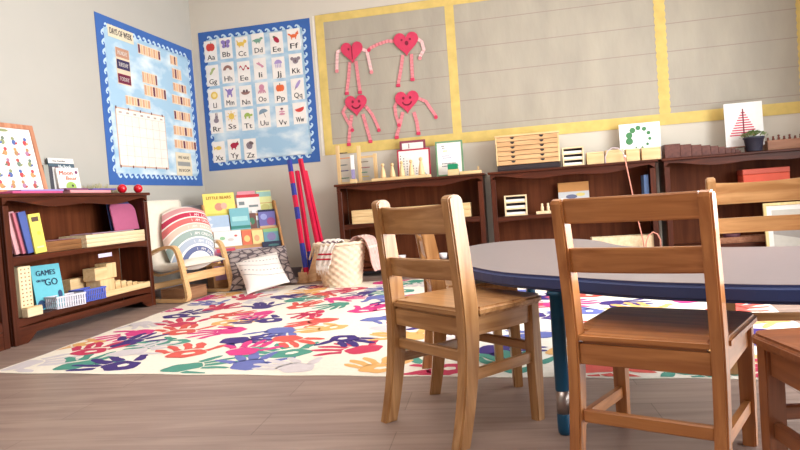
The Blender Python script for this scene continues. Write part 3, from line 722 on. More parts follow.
solo('paper_sheet', 'salmon papers lying in the middle of the left bookcase top', 'paper', (-3.14, 3.86, ST), (-3.06, 4.30, ST+.02), flat((216, 146, 150)), 'papers lying on the left bookcase', .002, .02)
solo('folder', 'dark plum folder lying between the salmon papers and lilac folder', 'folder', (-3.135, 3.83, ST+.0205), (-3.065, 4.06, ST+.034), flat((120, 74, 104)), 'papers lying on the left bookcase', .002, .05)
solo('folder', 'violet folder lying near the red balls on the left bookcase', 'folder', (-3.14, 4.10, ST+.0205), (-3.06, 4.36, ST+.032), flat((98, 84, 150)), 'papers lying on the left bookcase', .002, -.03)
redg = mat('red_gloss', (206, 22, 40), .2, .5)
for px, lb in ((122, 'left of the two shiny red balls on the left bookcase'), (138, 'right of the two shiny red balls on the left bookcase')):
    o = MB().ball((0, 0, .035), .035, n=18).build('red_ball', redg, None, (-3.13, at(px, 188, X=-3.13).y, ST)); tag(o, lb, 'ball', 'red balls')
# trailing dried grass bundle behind the papers
b = MB(); random.seed(3)
for k in range(260):
    a = random.uniform(0, 2*PI); r = random.uniform(.01, .14); y0 = random.uniform(-.22, .22)
    h = random.uniform(.04, .10)*(1-.5*abs(y0)/.22); x = .05*math.cos(a)
    b.tube([(x*.5, y0, 0), (x*.8, y0+.02*math.cos(a*3), h*.6), (x+.02*math.sin(a), y0+.04*math.cos(a*3), h)], [.002, .002, .001], k % 2, n=4)
tag(b.build('dried_grass', [flat((196, 180, 140)), flat((168, 166, 124))], None, (-3.26, at(98, 182, X=-3.26).y, ST)), 'pale dried grass bundle lying between the books and red balls', 'plant')

# ------------------------------------------------------------------ rug with handprints
RA, RB_, RC, RD = Vector((-2.66, 2.69)), Vector((1.05, 2.38)), Vector((1.3, 5.60)), Vector((-2.84, 5.55))
def rugpt(u, v): return RA*(1-u)*(1-v)+RB_*u*(1-v)+RC*u*v+RD*(1-u)*v
b = MB(); RT0 = .003
N = 40; ed = [(i/N, 0) for i in range(N)]+[(1, i/N) for i in range(N)]+[(1-i/N, 1) for i in range(N)]+[(0, 1-i/N) for i in range(N)]
b.prism([tuple(rugpt(*e)+Vector((.006*math.sin(i*.9), .006*math.cos(i*1.3)))) for i, e in enumerate(ed)], .0005, RT0, 'z', 0, .0008)
HC = [(200, 52, 88), (216, 56, 130), (76, 148, 130), (232, 176, 106), (62, 42, 118), (104, 112, 178), (218, 88, 78), (222, 216, 212)]
HC[7] = (214, 204, 206)
def hand(mb, c, ang, s, mi, z):
    R = Matrix.Rotation(ang, 3, 'Z')
    def put(pts, zz):
        bm = bmesh.new(); vs = []
        for p in pts:
            q = R @ Vector((p[0]*s, p[1]*s, 0)); vs.append(bm.verts.new((c.x+q.x, c.y+q.y, zz)))
        try: bm.faces.new(vs)
        except Exception: bm.free(); return
        mb.from_bm(bm, mi)
    rr = random.random
    ph = random.uniform(0, 6)
    # palm: ring shaped or solid blob
    pal = []
    for k in range(22):
        a = 2*PI*k/22; r = .47+.05*math.sin(2*a+ph)+.035*math.sin(5*a+ph*2)
        pal.append((r*math.cos(a)*.95, r*math.sin(a)))
    put(pal, z)
    if rr() < .45:
        q = [(x*.34+.05, y*.26-.02) for x, y in pal]
        o_mi = mi; bm = bmesh.new(); vs = [bm.verts.new((c.x+(R @ Vector((p[0]*s, p[1]*s, 0))).x, c.y+(R @ Vector((p[0]*s, p[1]*s, 0))).y, z+.0003)) for p in q]; bm.faces.new(vs); mb.from_bm(bm, 0)
    gap = .06 if rr() < .5 else -.05
    for k, (fa, L, bx, by) in enumerate(((.42, .62, -.36, .36), (.14, .8, -.14, .46), (-.10, .82, .10, .46), (-.36, .68, .32, .38), (-1.05, .62, .42, -.02))):
        d = Vector((-math.sin(fa), math.cos(fa))); n = Vector((d.y, -d.x)); o = Vector((bx, by))+d*gap
        cv = random.uniform(-.16, .16); w0 = .095+.035*rr(); pts = []
        for j in range(7):
            u = j/6; w = w0*(1+.18*math.sin(u*9+ph))*(1 if u < .85 else .75)
            pts.append(o+d*L*u+n*(w+cv*u*u))
        tip = o+d*(L+w0*.8)+n*cv
        pts.append(tip)
        for j in range(6, -1, -1):
            u = j/6; w = w0*(1+.15*math.sin(u*7+ph))*(1 if u < .85 else .75)
            pts.append(o+d*L*u-n*(w-cv*u*u))
        put([tuple(p) for p in pts], z)
        if rr() < .3 and k < 4: pass
hb = MB()
random.seed(21)
cols = []; pos = []
NU, NV = 12, 11
for j in range(NV):
    for i in range(NU):
        u = (i+.5+(.5 if j % 2 else 0)-.25)/NU+random.uniform(-.012, .012); v = (j+.5)/NV+random.uniform(-.012, .012)
        if not (-.01 < u < 1.01 and -.01 < v < 1.01): continue
        c = rugpt(u, v); forb = [cc for p, cc in pos if (p-c).length < .40]
        ch = [k for k in range(8) if k not in forb] or [0]
        k = random.choice(ch) if random.random() > .1 else random.choice([q for q in ch if q != 7] or ch)
        pos.append((c, k))
        hand(hb, c, random.uniform(0, 2*PI), random.uniform(.17, .21), k+1, RT0+.0006+.00006*len(pos) % .001)
rugm = mat('rug_cream_weave', (240, 230, 214), .9, .1, 0, .04, 60, .1)
bm = bmesh.new()
vmap = [bm.verts.new(v) for v in hb.v]
for f, mi in zip(hb.f, hb.m):
    fc = bm.faces.new([vmap[i] for i in f]); fc.material_index = mi
RCN = [RA, RB_, RC, RD]
for a, c in zip(RCN, RCN[1:]+RCN[:1]):
    d = (c-a).normalized(); nn = Vector((d.y, -d.x, 0))
    bmesh.ops.bisect_plane(bm, geom=bm.verts[:]+bm.edges[:]+bm.faces[:], plane_co=(a.x-nn.x*.014, a.y-nn.y*.014, 0), plane_no=nn, clear_outer=True)
bm.verts.index_update()
o_ = len(b.v); b.v += [v.co.copy() for v in bm.verts]
for f in bm.faces: b.f.append([o_+v.index for v in f.verts]); b.m.append(f.material_index); b.s.append(False)
bm.free()
tag(b.build('handprint_rug', [rugm]+[flat(c) for c in HC]), 'large cream rug covered in coloured handprints on the floor', 'rug')

# ------------------------------------------------------------------ reading corner
# display rack standing across the corner
RKD = Vector((.80, .60, 0)); RKF = Vector((.60, -.80, 0)); RKO = Vector((-2.62, 5.62, 0)); RW = .70
M_rack = Matrix(((RKD.x, -RKF.x, 0, RKO.x), (RKD.y, -RKF.y, 0, RKO.y), (0, 0, 1, 0), (0, 0, 0, 1)))
rackw = dict((a, wood('rack_wood_'+a, (190, 134, 82), (212, 158, 102), a, .5, 40, .3, .1)) for a in 'xyz')
t = thing('book_rack', 'pine book display rack standing in the corner behind the pillows', 'book rack', M=M_rack)
NT = 5; TY = [.02+.072*k for k in range(NT)]; TZ = [.06+.145*k for k in range(NT)]
for sx in (-RW/2, RW/2-.018):
    MB().prism([(-.012, 0), (.38, 0), (.38, .78), (.36, .79), (.305, .78), (-.012, .12)], sx, sx+.018, 'x', 0, .003).build('side_panel', rackw['z'], t)
for k in range(NT):
    y, z = TY[k], TZ[k]
    MB().box((-RW/2+.0185, y, z), (RW/2-.0185, y+.05, z+.01), 0, .001).build('ledge', rackw['x'], t)
    MB().box((-RW/2+.0185, y-.009, z), (RW/2-.0185, y-.0005, z+.032), 0, .001).build('ledge_lip', rackw['x'], t)
MB().box((-RW/2+.0185, .365, .05), (RW/2-.0185, .375, .77), 0, .001).build('back_panel', rackw['x'], t)
MB().box((-RW/2+.0185, .012, .0), (RW/2-.0185, .022, .059), 0, .001).build('kick_panel', rackw['x'], t)
def rackbook(label, tier, x0, x1, h, c, dy=0, art=None, title=None, dz=0):
    y = TY[tier]+.008+dy
    x0 *= 1.09; x1 *= 1.09
    Ml = Matrix.Translation(((x0+x1)/2, y, TZ[tier]+.0105+dz)) @ Matrix.Rotation(math.radians(-13), 4, 'X')
    bookthing('picture_book', label, M_rack @ Ml, x1-x0, h, .009, flat(c), title=title, art=art, group='picture books on the display rack')
T4 = 4
rackbook('yellow book with brown lettering and pink figures, top left of the rack', 4, -.305, -.035, .245, (236, 214, 110), art=[('o', -.02, .45, .14, .16, (206, 140, 120)), ('o', .14, .48, .1, .13, (220, 170, 150)), ('r', 0, .12, .42, .07, (206, 196, 90))],
         title=[('LITTLE BEARS', 0, .76, .12, .78, (170, 110, 50))])
rackbook('red topped white book in the middle of the rack top row', 4, -.015, .19, .215, (226, 218, 212), .012, art=[('r', 0, .93, .5, .07, (190, 50, 60)), ('r', -.3, .6, .12, .08, (120, 130, 130)), ('r', .2, .45, .2, .05, (120, 130, 130))])
rackbook('pale green book at the right end of the rack top row', 4, .17, .30, .245, (214, 216, 150), .023, art=[('o', 0, .3, .3, .15, (196, 190, 120)), ('r', 0, .85, .5, .1, (150, 190, 180))])
rackbook('pink topped book peeking out behind the red topped white book', 4, .0, .16, .25, (216, 140, 150), .034)
rackbook('teal blue book in the second row of the rack', 3, -.10, .07, .235, (120, 176, 184), .001, art=[('r', 0, .55, .4, .1, (160, 206, 206)), ('r', 0, .2, .5, .06, (60, 130, 120))])
rackbook('dark red and green picture book right of the teal blue book', 3, .03, .13, .175, (110, 72, 66), .012, art=[('o', .1, .55, .25, .2, (70, 120, 90)), ('o', -.2, .4, .2, .15, (190, 120, 120))])
rackbook('narrow white book left of the purple cover on the rack', 3, .10, .165, .20, (232, 228, 226), .022, art=[('r', .1, .3, .2, .2, (120, 130, 140))])
rackbook('purple book with a magenta swirl at the right end of the second row', 3, .15, .30, .20, (110, 106, 168), .001, art=[('o', .2, .4, .25, .2, (150, 80, 130)), ('r', 0, .1, .5, .1, (206, 170, 130)), ('o', -.2, .65, .2, .15, (150, 156, 206)), ('r', 0, .95, .5, .05, (40, 40, 70))])
rackbook('pale blue book at the left of the second row, half behind the cushion', 3, -.30, -.11, .175, (170, 190, 212), .001, art=[('r', 0, .2, .5, .16, (220, 224, 230))])
rackbook('white book with small coloured shapes in the third row, left', 2, -.26, -.03, .17, (230, 232, 224), .001, art=[('o', -.2, .6, .1, .1, (150, 190, 150)), ('o', .1, .5, .12, .08, (206, 196, 190)), ('o', .3, .7, .06, .06, (200, 90, 90))])
rackbook('small orange red book in the middle of the third row', 2, -.025, .06, .16, (216, 110, 80), .001, art=[('o', 0, .5, .3, .2, (230, 190, 120))])
rackbook('yellow and peach book in the middle of the third row', 2, .065, .16, .155, (234, 206, 140), .001, art=[('o', -.1, .5, .25, .2, (226, 160, 120))])
rackbook('blue green book in the third row, right', 2, .165, .30, .16, (104, 150, 160), .001, art=[('o', 0, .5, .3, .25, (130, 120, 160)), ('r', 0, .9, .5, .1, (140, 180, 120))])
rackbook('pink and red cover with a white face in the fourth row, left', 1, -.30, -.10, .16, (176, 110, 140), .001, art=[('r', .1, .85, .38, .1, (206, 70, 84)), ('o', .25, .45, .15, .2, (226, 220, 216)), ('o', -.2, .4, .16, .2, (90, 100, 150))])
rackbook('grey lilac book in the middle of the fourth row', 1, -.095, .13, .14, (180, 160, 180), .001, art=[('r', 0, .3, .4, .1, (120, 130, 190)), ('o', -.3, .6, .1, .15, (226, 190, 120))])
rackbook('black and pink book at the right end of the fourth row', 1, .135, .30, .185, (40, 42, 66), .001, art=[('r', 0, .45, .5, .12, (214, 70, 120)), ('r', -.1, .15, .4, .13, (120, 150, 200)), ('o', .1, .8, .3, .06, (70, 110, 110))])
rackbook('pale teal book in the bottom row, left of the yellow one', 0, -.20, .05, .155, (176, 206, 206), .001, art=[('r', 0, .5, .35, .15, (206, 224, 224)), ('r', .45, .5, .05, .5, (214, 206, 120))])
rackbook('pale yellow book in the bottom row, right end of the rack', 0, .16, .30, .17, (226, 208, 128), .001, art=[('r', 0, .7, .42, .14, (236, 222, 150))])
rackbook('purple pink book in the bottom row, left end of the rack', 0, -.30, -.205, .15, (190, 150, 190), .001)
# grey plastic board behind the rocking chair
tag(MB().box((-.17, -.008, 0), (.17, .008, .79), 0, .004).build('grey_board', mat('grey_board_plastic', (150, 148, 154), .5, .3), M=faceM((-3.22, 5.80, .001), (.72, -.7), .03)), 'grey board standing in the corner behind the rocking chair', 'board')

# bentwood rocking chair
birch = dict((a, wood('birch_'+a, (206, 158, 104), (226, 184, 132), a, .4, 50, .4, .08)) for a in 'xyz')
rz = math.atan2(-.985, -.17)
RO = Vector((-2.735, 5.045, RT0+.0012)) 
t = thing('rocking_chair', 'bentwood rocking chair with a cream cushion at the reading corner', 'chair', RO, rz)
HW = .285
for sx in (1, -1):
    P = [(-.36, .395), (-.30, .42), (-.22, .443), (-.14, .45), (-.095, .438), (-.07, .40), (-.05, .33), (-.02, .18), (.0, .06), (-.012, .026), (-.04, .0145), (-.2, .013), (-.36, .0145), (-.46, .03)]
    # smooth it
    Q = []
    for i in range(len(P)-1):
        for k in range(4):
            u = k/4; p0 = P[max(i-1, 0)]; p1 = P[i]; p2 = P[i+1]; p3 = P[min(i+2, len(P)-1)]
            Q.append(tuple(.5*((2*p1[j])+(-p0[j]+p2[j])*u+(2*p0[j]-5*p1[j]+4*p2[j]-p3[j])*u*u+(-p0[j]+3*p1[j]-3*p2[j]+p3[j])*u**3) for j in (0, 1)))
    Q.append(P[-1])
    b = MB(); b.tube([(sx*HW, y, max(z, .0125)) for y, z in Q], 1, sq=(.05, .024, (1, 0, 0)) if False else (.024, .05, (1, 0, 0)))
    b.build('side_frame', birch['y'], t)
b = MB(); b.box((-HW+.026, -.055, .155), (HW-.026, -.035, .225), 0, .004); b.build('front_crossbar', birch['x'], t)
b = MB(); b.box((-HW+.026, -.40, .10), (HW-.026, -.38, .15), 0, .004); b.build('rear_crossbar', birch['x'], t)
for sx in (.22, -.22):
    b = MB(); b.tube([(sx, -.06, .265), (sx, -.2, .235), (sx, -.33, .215), (sx, -.40, .235), (sx, -.455, .33), (sx, -.475, .5), (sx, -.495, .68)], 1, sq=(.016, .04, (1, 0, 0))); b.build('seat_frame', birch['y'], t)
def cushion(path, w, th, name, m, parent):
    """soft pad swept along a path in the local YZ plane"""
    n = len(path); vs = []; fs = []; nu = 8
    pv = [Vector(p) for p in path]
    for i, p in enumerate(pv):
        d = (pv[min(i+1, n-1)]-pv[max(i-1, 0)]).normalized(); nn = Vector((-d.y, d.x))
        e = math.sin(PI*min(1, min(i, n-1-i)/2.0)*.5)**.5 if 0 < i < n-1 else .35
        ring = []
        for k in range(nu+1):
            u = -1+2*k/nu; tt = th*e*(.35+.65*(1-abs(u)**4)); ring.append((u*w/2, p+nn*(-tt)))
        for k in range(nu, -1, -1):
            u = -1+2*k/nu; ring.append((u*w/2, p+nn*0.0))
        vs += [(x, q.x, q.y) for x, q in ring]
    m2 = 2*(nu+1)
    for i in range(n-1):
        for k in range(m2):
            a = i*m2+k; c = i*m2+(k+1) % m2; fs.append((a, c, c+m2, a+m2))
    fs += [tuple(range(m2))[::-1], tuple(range((n-1)*m2, n*m2))]
    b = MB(); b.add(vs, fs, 0, True)
    return b.build(name, m, parent)
creamfab = mat('cream_cotton_canvas', (226, 214, 196), .9, .1, 0, .04, 40, .15, .2)
cp = [(-.025, .285), (-.06, .283), (-.12, .27), (-.2, .255), (-.28, .245), (-.35, .25), (-.39, .28), (-.425, .36), (-.44, .46), (-.455, .6), (-.47, .74), (-.478, .825), (-.48, .84)]
cushion(cp, .52, .065, 'seat_cushion', creamfab, t)
# crate on the floor under the rocking chair
cr = thing('wooden_crate', 'low brown wooden crate on the floor under the rocking chair', 'crate', (-2.99, 5.055, RT0*0+.001), -.12)
crw = dict((a, wood('crate_wood_'+a, (142, 98, 68), (168, 122, 88), a, .6, 40, .3, .15)) for a in 'xy')
for nm, lo, hi, a in (('side_board', (-.12, -.15, 0), (-.105, .15, .085), 'y'), ('side_board', (.105, -.15, 0), (.12, .15, .085), 'y'), ('end_board', (-.1045, -.15, 0), (.1045, -.135, .085), 'x'), ('end_board', (-.1045, .135, 0), (.1045, .15, .085), 'x'), ('lid', (-.12, -.15, .0855), (.12, .15, .097), 'y')):
    MB().box(lo, hi).build(nm, crw[a], cr)

# pillows: puffed squares in a local frame (x right, z up, -y outward)
def pillow_y(u, v, w, h, th, r=.5):
    return th*(max(0, (1-abs(u)**2.6))*max(0, (1-abs(v)**2.6)))**r
def pillow(name, label, M, w, h, th, m, cat='pillow', pinch=.06):
    t = thing(name, label, cat, M=M)
    n = 18; b = MB(); vs = []; fs = []
    for sg in (-1, 1):
        o = len(vs)
        for j in range(n+1):
            for i in range(n+1):
                u = -1+2*i/n; v = -1+2*j/n
                k = 1-pinch*(1-u*u if True else 0) * (abs(v)**6); k2 = 1-pinch*(1-v*v)*(abs(u)**6)
                vs.append((u*w/2*k2, sg*pillow_y(u, v, w, h, th/2), v*h/2*k+h/2))
        for j in range(n):
            for i in range(n):
                a = o+j*(n+1)+i; q = (a, a+1, a+n+2, a+n+1); fs.append(q if sg < 0 else q[::-1])
    b.add(vs, fs, 0, True); c = b.build('cover', m, t)
    return t
def ribbon(mb, pts, wd, P, mi=0):
    """thin band on a pillow face; pts in (u,v), P maps (u,v)->xyz"""
    vs = []; fs = []
    for i, p in enumerate(pts):
        a = Vector(pts[max(0, i-1)]); c = Vector(pts[min(len(pts)-1, i+1)]); d = (c-a).normalized(); nn = Vector((-d.y, d.x))*wd/2
        for s in (-1, 1): vs.append(P(p[0]+nn.x*s, p[1]+nn.y*s))
    for i in range(len(pts)-1): fs.append((2*i, 2*i+1, 2*i+3, 2*i+2))
    mb.add(vs, fs, mi)
def leaf_mat():
    m = bpy.data.materials.new('grey_leaf_print'); m.use_nodes = True; nt = m.node_tree; b = nt.nodes['Principled BSDF']; b.inputs['Roughness'].default_value = .9
    tc = nt.nodes.new('ShaderNodeTexCoord'); mp = nt.nodes.new('ShaderNodeMapping'); mp.inputs['Scale'].default_value = (1, .2, 1.5); mp.inputs['Rotation'].default_value = (0, .5, 0)
    v = nt.nodes.new('ShaderNodeTexVoronoi'); v.feature = 'DISTANCE_TO_EDGE'; v.inputs['Scale'].default_value = 12
    nt.links.new(tc.outputs['Object'], mp.inputs['Vector']); nt.links.new(mp.outputs['Vector'], v.inputs['Vector'])
    rp = nt.nodes.new('ShaderNodeValToRGB'); rp.color_ramp.interpolation = 'CONSTANT'
    rp.color_ramp.elements[0].color = rgb((92, 80, 84)); rp.color_ramp.elements[1].position = .09; rp.color_ramp.elements[1].color = rgb((170, 154, 150))
    e = rp.color_ramp.elements.new(.20); e.color = rgb((132, 118, 118)); e = rp.color_ramp.elements.new(.23); e.color = rgb((182, 166, 160))
    nt.links.new(v.outputs['Distance'], rp.inputs['Fac']); nt.links.new(rp.outputs['Color'], b.inputs['Base Color']); return m
PF = Vector((.60, -.80))
pillow('pillow', 'grey leaf patterned pillow propped against the book rack', faceM((-2.43, 5.45, RT0+.015), PF, .74), .60, .45, .13, leaf_mat())
M = faceM((-2.265, 5.16, RT0+.035), (.40, -.91), .80) @ Matrix.Rotation(-.24, 4, 'Y')
t = pillow('pillow', 'white pillow with thin dark lines, propped in front of the grey pillow', M, .37, .37, .13, mat('white_pillow_linen', (236, 226, 218), .9, .1, 0, .02, 60, .1))
w, h, th = .37, .37, .13
P = lambda u, v: (u*w/2, -pillow_y(u, v, w, h, th/2)-.0012, v*h/2+h/2)
b = MB()
for k, (c0, dash) in enumerate(((-.5, 0), (-.2, 1), (.12, 0), (.42, 1), (.75, 0))):
    pts = [(-.92+1.84*i/24, c0+.28-.55*(i/24)-.22*math.sin(PI*i/24)+.25) for i in range(25)]
    pts = [(u, max(-.93, min(.93, v))) for u, v in pts]
    if not dash: ribbon(b, pts, .018, P, 0)
    else:
        for i in range(0, 24, 2): ribbon(b, pts[i:i+2], .03, P, 0)
b.build('dark_lines', flat((96, 84, 88)), t)
# round topped rainbow cushion on the rocking chair
BAND = [(.0, (232, 220, 206)), (.115, (236, 230, 224)), (.125, (96, 104, 142)), (.165, (238, 232, 226)), (.185, (170, 178, 192)), (.235, (238, 232, 226)), (.25, (150, 166, 158)),
        (.305, (238, 230, 222)), (.32, (222, 186, 166)), (.365, (238, 226, 216)), (.375, (206, 104, 100)), (.42, (238, 222, 212)), (.43, (184, 48, 76)), (.47, (236, 220, 210)), (.482, (206, 146, 144)), (.525, (228, 212, 198))]
def rainbow_mat(cx, cz):
    m = bpy.data.materials.new('rainbow_stripe_fabric'); m.use_nodes = True; nt = m.node_tree; b = nt.nodes['Principled BSDF']; b.inputs['Roughness'].default_value = .9
    tc = nt.nodes.new('ShaderNodeTexCoord'); mp = nt.nodes.new('ShaderNodeMapping'); mp.inputs['Location'].default_value = (-cx, 0, -cz); mp.inputs['Scale'].default_value = (1, 0, 1)
    ln = nt.nodes.new('ShaderNodeVectorMath'); ln.operation = 'LENGTH'
    nt.links.new(tc.outputs['Object'], mp.inputs['Vector']); nt.links.new(mp.outputs['Vector'], ln.inputs[0])
    rp = nt.nodes.new('ShaderNodeValToRGB'); rp.color_ramp.interpolation = 'CONSTANT'
    els = rp.color_ramp.elements
    els[0].position = 0; els[0].color = rgb(BAND[0][1]); els[1].position = BAND[1][0]; els[1].color = rgb(BAND[1][1])
    for p, c in BAND[2:]: e = els.new(p); e.color = rgb(c)
    nt.links.new(ln.outputs['Value'], rp.inputs['Fac']); nt.links.new(rp.outputs['Color'], b.inputs['Base Color']); return m
w, h, th = .45, .56, .15; CX0, CZ0_ = .045, .02
M = faceM((-2.895, 5.09, .235), (.80, -.60), .26)
t = pillow('rainbow_cushion', 'round cushion with rainbow arcs and lettering on the rocking chair', M, w, h, th, rainbow_mat(CX0, CZ0_), 'cushion', -.0)
for o in t.children:
    for v in o.data.vertices:                        # rounded shoulders
        x, z = v.co.x/(w/2), (v.co.z-h/2)/(h/2); L = math.hypot(x, z); mx = max(abs(x), abs(z))
        if L > 1e-6: k = 1+.62*(mx/L-1); v.co.x *= k; v.co.z = h/2+(v.co.z-h/2)*k
def P3(x, z):
    u, v = x/(w/2), (z-h/2)/(h/2); L = math.hypot(u, v); mx = max(abs(u), abs(v), 1e-6)
    k = 1+.62*(mx/max(L, 1e-6)-1); u, v = u/k, v/k
    return (x, -pillow_y(max(-1, min(1, u)), max(-1, min(1, v)), w, h, th/2)-.0018, z)
b = MB()
for r0, hh, tx, a0, a1 in ((.438, .024, 'I AM LOVED', 92, 66), (.388, .024, 'I AM UNIQUE', 92, 62), (.332, .022, 'I AM ENOUGH', 100, 62), (.266, .026, 'I AM CREATIVE', 100, 48), (.198, .025, 'I AM STRONG', 98, 38), (.134, .022, 'I AM BRAVE', 96, 20)):
    n = len(tx)
    for i, ch in enumerate(tx):
        if ch == ' ': continue
        a = math.radians(a0+(a1-a0)*i/(n-1)); vs, fs = glyphs(ch); k = hh/.7
        out = []
        for v in vs:
            rr = r0+v[1]*k; aa = a-(v[0]*k)/r0
            out.append(P3(CX0+rr*math.cos(aa), CZ0_+rr*math.sin(aa)))
        b.add(out, fs)
b.build('lettering', flat((240, 232, 228)), t)

# number rods in two wooden stands
hold = wood('stand_wood', (206, 156, 112), (222, 176, 132), 'y', .5, 40, .3, .1)
rodr = mat('rod_red', (206, 30, 66), .35, .4); rodb = mat('rod_blue', (52, 62, 150), .35, .4)
def rod_stand(label, o, rods):
    t = thing('rod_stand', label, 'stand', (o[0], o[1], 0), -.35, 'wooden stands of the number rods')
    b = MB(); b.box((-.055, -.10, .001), (.055, .16, .018), 0, .003); b.build('base', hold, t)
    b = MB(); b.box((-.05, -.085, .0185), (.05, -.065, .10), 0, .003); b.build('front_stop', hold, t)
    for sx in (-.052, .044):
        MB().prism([(-.064, .0185), (.15, .0185), (.15, .10), (.12, .34), (.10, .34), (-.064, .06)], sx, sx+.008, 'x', 0, .001).build('side_cheek', hold, t)
RS1 = Vector((-2.13, 5.76)); RS2 = Vector((-1.985, 5.86))
rod_stand('wooden stand holding the red and blue striped rods', RS1, None)
rod_stand('wooden stand holding the plain red rods, beside the wicker basket', RS2, None)
def rod(label, base, top, pat):
    a = Vector(base); c = Vector(top); d = (c-a); L = d.length; z = d.normalized()
    M = frame(a, Vector((1, -.36, 0))-z*Vector((1, -.36, 0)).dot(z), z.cross(Vector((1, -.36, 0))))
    t = thing('number_rod', label, 'rod', group='number rods in the corner', M=M)
    n = len(pat)
    for k, ch in enumerate(pat):
        MB().box((-.017, -.017, L*k/n), (.017, .017, L*(k+1)/n), 0, .0008).build('rod_segment', rodb if ch == 'b' else rodr, t)
rod('leftmost number rod with alternating blue and red segments and a blue tip', (-2.135, 5.745, .022), tuple(at(289.3, 160, Y=5.93)), 'rbbrrbrbrb')
rod('short red rod between the striped rod and the tallest red rod', (-2.10, 5.80, .022), tuple(at(297, 171, Y=5.98)), 'bbrrrrrr')
rod('tallest red number rod, leaning with its tip on the blue poster', (-1.985, 5.80, .022), tuple(at(300.3, 159, Y=6.0)), 'rrrrrrrrr')
rod('rightmost red number rod, just below the tallest one', (-1.955, 5.85, .022), tuple(at(305, 171, Y=6.02)), 'rrrrrrr')
# wicker basket with blankets
BO = Vector((-1.70, 5.43, RT0+.001))
t = thing('wicker_basket', 'round whitewashed wicker basket with blankets on the rug', 'basket', BO)
prof = [(.165, 0)]+[(.165+.055*(z/.36), z) for z in [.36*k/36 for k in range(37)]]
wick = mat('whitewashed_wicker', (226, 204, 176), .8, .15, 0, .10, 25, .1)
b = MB(); b.lathe(prof+[(.205, .36), (.155, .03)], 0, 96, True, mod=lambda a, z, j: 1+(.040*math.cos(16*a+(PI if (j//3) % 2 else 0))*abs(math.sin((j+.5)*PI/3))**.5 if 0 < j < 38 else 0))
b.build('woven_body', wick, t)
b = MB(); b.tube([(.222*math.cos(a), .222*math.sin(a), .362+.004*math.sin(16*a)) for a in [2*PI*k/48 for k in range(49)]], .014, n=8); b.build('rim', wick, t)
for a0 in (PI*1.08, PI*.08):
    b = MB(); b.tube([(.235*math.cos(a0+u*.24), .235*math.sin(a0+u*.24), .35-.085*math.sin(PI*(u+1)/2)) if False else ((.228+.04*math.sin(PI*(u+1)/2))*math.cos(a0+u*.26), (.228+.04*math.sin(PI*(u+1)/2))*math.sin(a0+u*.26), .36-.12*math.sin(PI*(u+1)/2)) for u in [-1+k/6 for k in range(13)]], .008, n=6); b.build('handle', wick, t)
def drape(name, label, path, wdir, w, m, stripes=None, fringe=None, th=.012):
    """cloth sheet following path (world points), wide along wdir, with gentle folds"""
    t = thing(name, label, 'blanket', path[0], 0)
    o = Vector(path[0]); wd = Vector(wdir).normalized(); P = [Vector(p)-o for p in path]; Q = []
    for i in range(len(P)-1):
        for k in range(5):
            u = k/5; p0 = P[max(i-1, 0)]; p1 = P[i]; p2 = P[i+1]; p3 = P[min(i+2, len(P)-1)]
            Q.append(.5*((2*p1)+(-p0+p2)*u+(2*p0-5*p1+4*p2-p3)*u*u+(-p0+3*p1-3*p2+p3)*u**3))
    Q.append(P[-1]); n = len(Q); nw = 12
    def sheet(i0, i1, off, mm, nm, parent):
        vs = []; fs = []
        for sd in (0, 1):
            for i in range(i0, i1+1):
                d = (Q[min(i+1, n-1)]-Q[max(i-1, 0)]).normalized(); nn = d.cross(wd)
                if nn.length < .1: nn = Vector((0, 0, 1))
                nn.normalize()
                for k in range(nw+1):
                    u = -.5+k/nw
                    vs.append(Q[i]+wd*(w*u*(1-.10*math.sin(i*.5)))+nn*(.010*math.sin(k*1.5+i*.15)+(off if sd else -th*.5-off)))
        m1 = (i1-i0+1)*(nw+1); m2 = nw+1
        for i in range(i1-i0):
            for k in range(nw):
                a = i*m2+k; fs.append((a, a+1, a+m2+1, a+m2)); fs.append((m1+a, m1+a+m2, m1+a+m2+1, m1+a+1))
        rim = [k for k in range(m2)]+[i*m2+nw for i in range(1, i1-i0+1)]+[(i1-i0)*m2+k for k in range(nw-1, -1, -1)]+[i*m2 for i in range(i1-i0-1, 0, -1)]
        for a, c in zip(rim, rim[1:]+rim[:1]): fs.append((a, m1+a, m1+c, c))
        b = MB(); b.add(vs, fs, 0, True); return b.build(nm, mm, parent)
    c = sheet(0, n-1, 0.0, m, 'cloth', t)
    for i0, i1, col in (stripes or []): sheet(i0, i1, .002, flat(col), 'stripe', t)
    if fringe:
        b = MB(); e = Q[-1]
        for k in range(18):
            u = -.48+.96*k/17; p = e+wd*(w*u*.9); b.tube([p+Vector((0, 0, .005)), p+Vector((.004*math.sin(k), -.006, -.03)), p+Vector((.008*math.sin(k*2.1), -.004, -.06-.02*math.sin(k*1.7)))], [.004, .003, .0015], n=5)
        b.build('fringe', m, t)
    return t
towel = mat('white_blanket_cotton', (230, 218, 206), .95, .1, 0, .05, 60, .2, .2)
pinkb = mat('pink_blanket_cotton', (214, 166, 156), .95, .1, 0, .12, 40, .2, .2)
by = BO.y
drape('striped_blanket', 'white blanket with red stripes and fringe hanging over the basket front', [(-1.66, by-.04, .31), (-1.685, by-.12, .40), (-1.715, by-.205, .392), (-1.74, by-.25, .33), (-1.765, by-.25, .26), (-1.785, by-.247, .20)], (.96, -.27, 0), .14, towel,
      stripes=[(17, 18, (190, 40, 60)), (20, 21, (190, 40, 60)), (10, 10+1, (110, 80, 90))], fringe=True)
drape('pink_blanket', 'pink speckled blanket spilling over the right side of the basket', [(-1.62, by+.02, .33), (-1.53, by+.01, .41), (-1.44, by+.0, .395), (-1.405, by-.01, .31), (-1.38, by-.01, .2), (-1.35, by-.01, .12)], (.2, 1, 0), .19, pinkb,
      stripes=[(7, 8, (226, 200, 186)), (14, 15, (226, 200, 186))])

